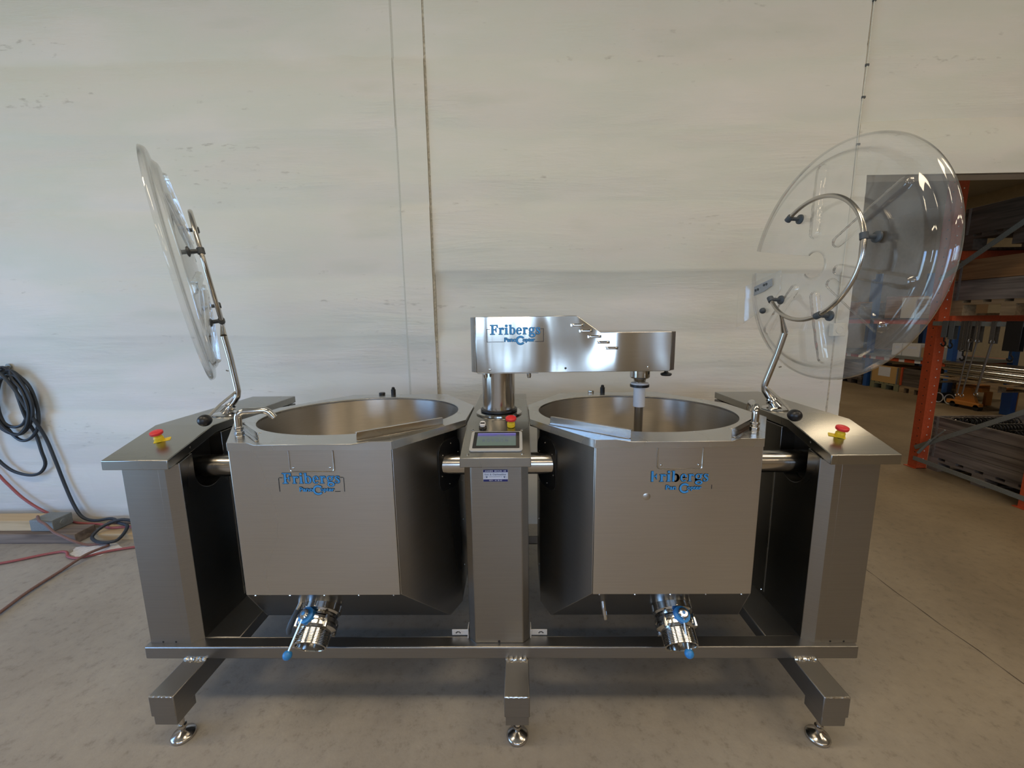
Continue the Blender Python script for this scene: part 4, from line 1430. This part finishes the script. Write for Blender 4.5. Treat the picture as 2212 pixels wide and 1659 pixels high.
def pallet(x0, x1, y0, y1, z, mat, label, group=None, cat='pallet'):
    p = thing('pallet', ((x0 + x1) / 2, (y0 + y1) / 2, z), label, cat, group)
    for k in range(3):
        yy = y0 + (y1 - y0 - 0.1) * k / 2
        MB().box(x0, x1, yy, yy + 0.10, z, z + 0.02).build('runner_board', mat, p)
    for k in range(3):
        for j in range(3):
            xx, yy = x0 + (x1 - x0 - 0.12) * j / 2, y0 + (y1 - y0 - 0.1) * k / 2
            MB().box(xx, xx + 0.12, yy, yy + 0.10, z + 0.02, z + 0.095).build('block', mat, p)
    for j in range(3):
        xx = x0 + (x1 - x0 - 0.12) * j / 2
        MB().box(xx, xx + 0.12, y0, y1, z + 0.095, z + 0.113).build('stringer_board', mat, p)
    for k in range(6):
        yy = y0 + (y1 - y0 - 0.09) * k / 5
        MB().box(x0, x1, yy, yy + 0.09, z + 0.113, z + 0.135).build('deck_board', mat, p)
    return p


def collar_box(x0, x1, y0, y1, z0, rows, mat, label, hh=0.095, t=0.022, mats=None):
    b = thing('wooden_crate', ((x0 + x1) / 2, (y0 + y1) / 2, z0), label, 'crate')
    for r in range(rows):
        za, zb_ = z0 + r * (hh + 0.003), z0 + r * (hh + 0.003) + hh
        mm = mats[r] if mats else mat
        MB().box(x0, x0 + t, y0, y1, za, zb_).build('plank', mm, b, bevel=0.002)
        MB().box(x1 - t, x1, y0, y1, za, zb_).build('plank', mm, b)
        MB().box(x0 + t, x1 - t, y0, y0 + t, za, zb_).build('plank', mm, b)
        MB().box(x0 + t, x1 - t, y1 - t, y1, za, zb_).build('plank', mm, b)
    for yy in (y0 + 0.03, y1 - 0.05):
        MB().box(x0 - 0.003, x0, yy, yy + 0.02, z0, z0 + rows * (hh + 0.003) - 0.003).build('hinge_strip', 'galv', b)
    return b


pallet(4.00, 5.20, 3.0, 3.885, 0.0, 'wood_grey', 'grey pallet on the floor under the crate of springs')
lowc = collar_box(4.00, 5.20, 3.0, 3.885, 0.1355, 4, 'wood_grey', 'weathered grey plank crate of springs at the foot of the rack', mats=['wood_grey', 'wood_grey', 'wood_grey', 'wood_grey'])
MB().box(4.022, 5.178, 3.022, 3.863, 0.136, 0.45).build('crate_filling', 'wood_dark', lowc)
# springs and drill lengths lying in the crate
for i in range(9):
    y = 3.80 - 0.072 * i
    sp_ = []
    L = random.uniform(0.35, 0.55)
    x0 = 4.04 + random.uniform(0, 0.08)
    rr = 0.026 + 0.003 * (i % 3)
    turns = 13
    for k in range(turns * 10 + 1):
        a = 2 * PI * k / 10
        sp_.append((x0 + L * k / (turns * 10), y + rr * math.cos(a), 0.492 + rr * math.sin(a) + 0.016 * (i % 3)))
    tag(MB().tube(sp_, 0.0065, 6).build('coil_spring', 'brush_black' if i % 4 else 'steel_frame'), 'coil spring lying with others in the low plank crate', 'spring', 'coil springs in the plank crate')
# turnbuckle on the crate side
tb_ = MB().cyl((3.852, 3.63, 0.455), (3.852, 3.76, 0.30), 0.007, n=8)
tb_.cyl((3.852, 3.74, 0.33), (3.852, 3.84, 0.17), 0.013, n=8)
tag(tb_.build('clamp_bar', 'galv'), 'small rusty steel clamp bar leaning on the lower rack brace', 'clamp')

pallet(4.00, 5.20, 3.0, 3.885, 1.4735, 'wood_pallet', 'brown pallet with dark gaps on the lower rack beams')
collar_box(4.00, 5.20, 3.0, 3.885, 1.609, 2, 'wood_grey', 'wide grained plank crate on the lower rack beams', hh=0.174, mats=['wood_grey', 'wood_brown'])
pallet(4.00, 5.20, 3.0, 3.885, 2.0435, 'wood_dark', 'dark pallet high on the upper rack beams')
collar_box(4.00, 5.20, 3.0, 3.885, 2.179, 1, 'wood_dark', 'dark grey plank crate topmost on the rack', hh=0.225)

# straps and slings over the middle brace (z 1.405)


def sling(y, w, zbot, mat, label, name, cat, hook=True, loops=1):
    s_ = thing(name, (3.876, y, 1.424), label, cat)
    for l in range(loops):
        yy = y - w / 2 + l * (w / loops)
        ww = w / loops - (0.004 if loops > 1 else 0)
        pth = MB()
        xo = 0.010 + 0.002 * (l % 2)
        for xa, xb in ((3.870 - xo - 0.004, 3.870 - xo), (3.882 + xo, 3.882 + xo + 0.004)):
            pth.box(xa, xb, yy, yy + ww, zbot + 0.012 * (l % 3), 1.4285)
        pth.box(3.870 - xo - 0.004, 3.882 + xo + 0.004, yy, yy + ww, 1.4245, 1.4290)
        pth.box(3.870 - xo - 0.004, 3.882 + xo + 0.004, yy, yy + ww, zbot - 0.004 + 0.012 * (l % 3), zbot + 0.002 + 0.012 * (l % 3))
        pth.build('strap_loop', mat, s_, bevel=0.001)
    if hook:
        hkp = []
        for k in range(12):
            a = PI * 0.5 + 1.5 * PI * k / 11
            hkp.append((3.868, y + 0.018 * math.cos(a), zbot - 0.060 + 0.022 * math.sin(a)))
        MB().tube([(3.868, y, zbot)] + hkp, 0.006, 8).build('hook', 'brush_black', s_)
    return s_


sling(3.775, 0.048, 1.285, 'strap', 'grey lashing strap with hook, next to the orange upright', 'lashing_strap', 'strap')
sling(3.715, 0.044, 1.270, 'strap', 'grey lashing strap with hook, second from the orange upright', 'lashing_strap', 'strap')
sling(3.600, 0.090, 1.170, 'rope', 'bunch of dark rope loops hanging on the grey brace', 'rope_sling', 'rope', True, 5)
sling(3.510, 0.040, 1.255, 'rope', 'brown rope loop beside the dark bunch, nearer the photo edge', 'rope_sling', 'rope', False, 2)
sling(3.395, 0.034, 1.250, 'rope', 'single brown rope loop holding a long steel rod', 'rope_sling', 'rope', False, 1)
sling(3.255, 0.110, 1.200, 'black', 'wide black sling with hook at the photo edge', 'web_sling', 'sling')
for y, z0, dx, lab in ((3.560, 0.80, 0.035, 'thin steel rod hanging below the bunch of dark rope'), (3.505, 0.80, 0.05, 'thin steel rod hanging below the brown rope loop pair'), (3.395, 0.83, 0.055, 'thick steel rod hanging below the single rope loop')):
    rd = MB().cyl((3.868, y, 1.262), (3.868, y + dx, z0), 0.0055 if y > 3.4 else 0.008, n=8)
    rd.tube([(3.868, y + dx + 0.014 * math.cos(2 * PI * k / 14), z0 - 0.013 + 0.014 * math.sin(2 * PI * k / 14)) for k in range(14)], 0.0035, 6, closed=True)
    rd.tube([(3.868 + 0.016 * math.cos(2 * PI * k / 10), y, 1.262 + 0.018 * math.sin(2 * PI * k / 10)) for k in range(10)], 0.004, 6, closed=True)
    tag(rd.build('hanging_rod', 'steel_frame'), lab, 'rod')

# pipe bundle on a pallet further back
pb = pallet(6.95, 7.75, 5.00, 6.95, 0.345, 'wood_pallet', 'pale pallet under the shiny pipes, carried on the pallet truck')
for r in range(5):
    for i in range(7 - (r % 2)):
        y0_, z_ = 5.0 - 0.1 * random.random(), 0.4815 + 0.025 + r * 0.046
        x = 7.05 + i * 0.056 + (0.028 if r % 2 else 0)
        tag(MB().cyl((x, y0_, z_), (x, 6.75 + 0.08 * random.random(), z_), 0.0265, n=14).build('steel_pipe', 'chrome'), 'shiny pipe in the stack on the pale pallet', 'pipe', 'shiny pipes stacked on the pallet')
pt = thing('pallet_truck', (7.3, 6.45, 0), 'orange pallet truck parked under the pallet of pipes', 'pallet truck')
MB().prism([(7.10, 6.62, 0.09), (7.10, 6.30, 0.09), (7.10, 6.42, 0.335), (7.10, 6.62, 0.335)], (0.05, 0, 0)).box(7.05, 7.12, 6.22, 6.70, 0.05, 0.11).build('hydraulic_frame', 'yellow_truck', pt, bevel=0.004)
for yy in (6.30, 6.55):
    MB().box(7.15, 7.75, yy, yy + 0.13, 0.28, 0.3445).build('fork', 'yellow_truck', pt, bevel=0.004)
for yy in (6.26, 6.60):
    MB().cyl((7.05, yy, 0.045), (7.12, yy, 0.045), 0.045, n=20).build('wheel', 'black', pt)
    MB().box(7.60, 7.70, yy + 0.02, yy + 0.06, 0.0, 0.28).build('fork_leg', 'yellow_truck', pt)
for i, yy in enumerate((6.92, 6.74)):
    dr_ = thing('cable_drum', (7.25, yy, 0), ('black roll with a pale rim on the floor, farther from the pallet truck', 'black roll with a pale rim on the floor, nearer the pallet truck')[i], 'roll')
    MB().cyl((7.15, yy, 0.085), (7.35, yy, 0.085), 0.080, n=26).build('drum', 'black', dr_)
    MB().open_lathe((7.1495, yy, 0.085), (-1, 0, 0), [(0.085, 0), (0.085, 0.010), (0.072, 0.010), (0.072, 0.0)], 26).build('drum_rim', 'whitepaint', dr_)
tag(MB().box(7.18, 7.26, 5.93, 6.06, 0, 0.3445).build('blue_post', 'blue_steel', bevel=0.004), 'blue post standing under the pale pallet of pipes', 'post')
tag(MB().cyl((7.30, 5.74, 0), (7.30, 5.74, 0.33), 0.045, n=16).build('grey_pipe', 'galv'), 'short grey pipe upright on the floor right of the blue post', 'pipe')
tag(MB().cyl((7.25, 5.60, 0), (7.25, 5.60, 0.30), 0.035, n=16).build('grey_pipe', 'galv'), 'second short grey pipe upright, nearer the photo edge', 'pipe')

# far rack with crates below and cartons above
fr2 = thing('pallet_rack', (7.7, 8.0, 0), 'far low pallet rack with red and white striped beam', 'rack')
n = 0
yy = 7.0
k = 0
while yy < 9.9:
    w = 0.20 if k % 2 == 0 else 0.115
    MB().box(7.34, 7.39, yy, yy + w, 0.585, 0.650).build('beam_segment', 'orange' if k % 2 == 0 else 'whitepaint', fr2)
    yy += w
    k += 1
MB().box(7.32, 8.40, 7.0, 9.9, 0.651, 0.700).build('shelf_deck', 'galv', fr2)
MB().box(8.40, 8.46, 7.0, 9.9, 0.585, 0.70).build('beam', 'orange', fr2)
for y in (6.99, 8.61, 9.95):
    for x in (7.34, 8.38):
        MB().box(x, x + 0.08, y, y + 0.09, 0, 2.3).build('upright', 'blue_steel', fr2)
for z in (1.30,):
    MB().box(7.34, 7.39, 7.08, 9.95, z, z + 0.09).build('beam', 'orange', fr2)
    MB().box(8.40, 8.45, 7.08, 9.95, z, z + 0.09).build('beam', 'orange', fr2)
    MB().box(7.32, 8.46, 7.09, 9.94, z + 0.09, z + 0.11).build('shelf_deck', 'wood_dark', fr2)
oc = thing('board_crate', (7.7, 8.25, 0.136), 'chipboard crate with a white paper sheet under the striped beam', 'crate')
MB().box(7.36, 8.0, 7.965, 8.525, 0.136, 0.462).build('board', 'osb', oc, bevel=0.003)
MB().box(7.3585, 7.36, 8.11, 8.375, 0.262, 0.447).build('paper_sheet', 'whitepaint', oc)
for y in (7.950, 8.525):
    MB().box(7.352, 7.372, y, y + 0.016, 0.136, 0.462).build('corner_strip', 'galv', oc)
pallet(7.36, 8.0, 7.90, 8.54, 0, 'greenwood', 'greenish pallet under the chipboard crate')
c2 = thing('wooden_crate', (7.7, 7.66, 0.136), 'dark wooden crate with red corner posts, nearer than the chipboard crate', 'crate')
for r in range(3):
    MB().box(7.37, 8.0, 7.47, 7.85, 0.136 + r * 0.11, 0.136 + r * 0.11 + 0.106).build('plank', 'wood_dark', c2)
for y in (7.45, 7.85):
    MB().box(7.35, 7.39, y, y + 0.03, 0.136, 0.48).build('corner_post', 'orange', c2)
pallet(7.36, 8.0, 7.38, 7.88, 0, 'wood_pallet', 'brown pallet under the dark crate with red corner posts')
tag(MB().box(7.38, 8.0, 8.80, 9.36, 0.136, 0.46).build('grey_bin', 'wood_grey', bevel=0.004), 'grey brown bin left of the chipboard crate, beyond the blue post', 'bin')
pallet(7.36, 8.0, 8.76, 9.40, 0, 'wood_dark', 'dark pallet under the grey brown bin')
wbx = ((7.985, 8.185, 0.225, 'whitepaint', 'white carton on the striped rack, farthest of the row'), (7.62, 7.965, 0.235, 'whitepaint', 'wide white carton in the middle of the striped rack'), (7.42, 7.59, 0.18, 'card', 'open brown carton between the white ones on the striped rack'), (7.20, 7.38, 0.21, 'whitepaint', 'white carton on the striped rack just behind the orange upright'))
for y0, y1, hh, mt, lab in wbx:
    c_ = MB().box(7.40, 7.75, y0, y1, 0.7005, 0.7005 + hh).build('carton', mt, bevel=0.003)
    tag(c_, lab, 'carton')
    MB().box(7.3985, 7.40, y0 + (y1 - y0) * 0.2, y0 + (y1 - y0) * 0.7, 0.7005 + hh * 0.6, 0.7005 + hh * 0.8).build('carton_label', 'sticker', c_)
random.seed(3)
y = 6.95
i = 0
LB = ['brown', 'grey', 'dark brown', 'pale', 'dark', 'orange brown', 'white', 'faded brown', 'dark grey', 'reddish brown']
MT = ['card', 'galv', 'wood_dark', 'wood_pallet', 'wood_dark', 'wood_brown', 'whitepaint', 'wood_grey', 'rubber', 'wood_brown']
for z in (1.4105,):
    y = 7.12
    lv = 'middle' if z < 2 else 'top'
    for i in range(7):
        w = random.uniform(0.28, 0.40)
        hh = random.uniform(0.22, 0.42)
        k = (i * 3 + (0 if z < 2 else 4)) % 10
        if y + w > 9.9:
            break
        if y < 8.71 and y + w > 8.60:
            y = 8.715
        tag(MB().box(7.42, 7.95, y, y + w, z, z + hh).build('storage_box', MT[k], bevel=0.004), '%s box on the far rack above the cartons, %s' % (LB[k], ['nearest end', 'second from the near end', 'third from the near end', 'middle of the row', 'third from the far end', 'second from the far end', 'far end'][i]), 'box')
        y += w + random.uniform(0.02, 0.08)
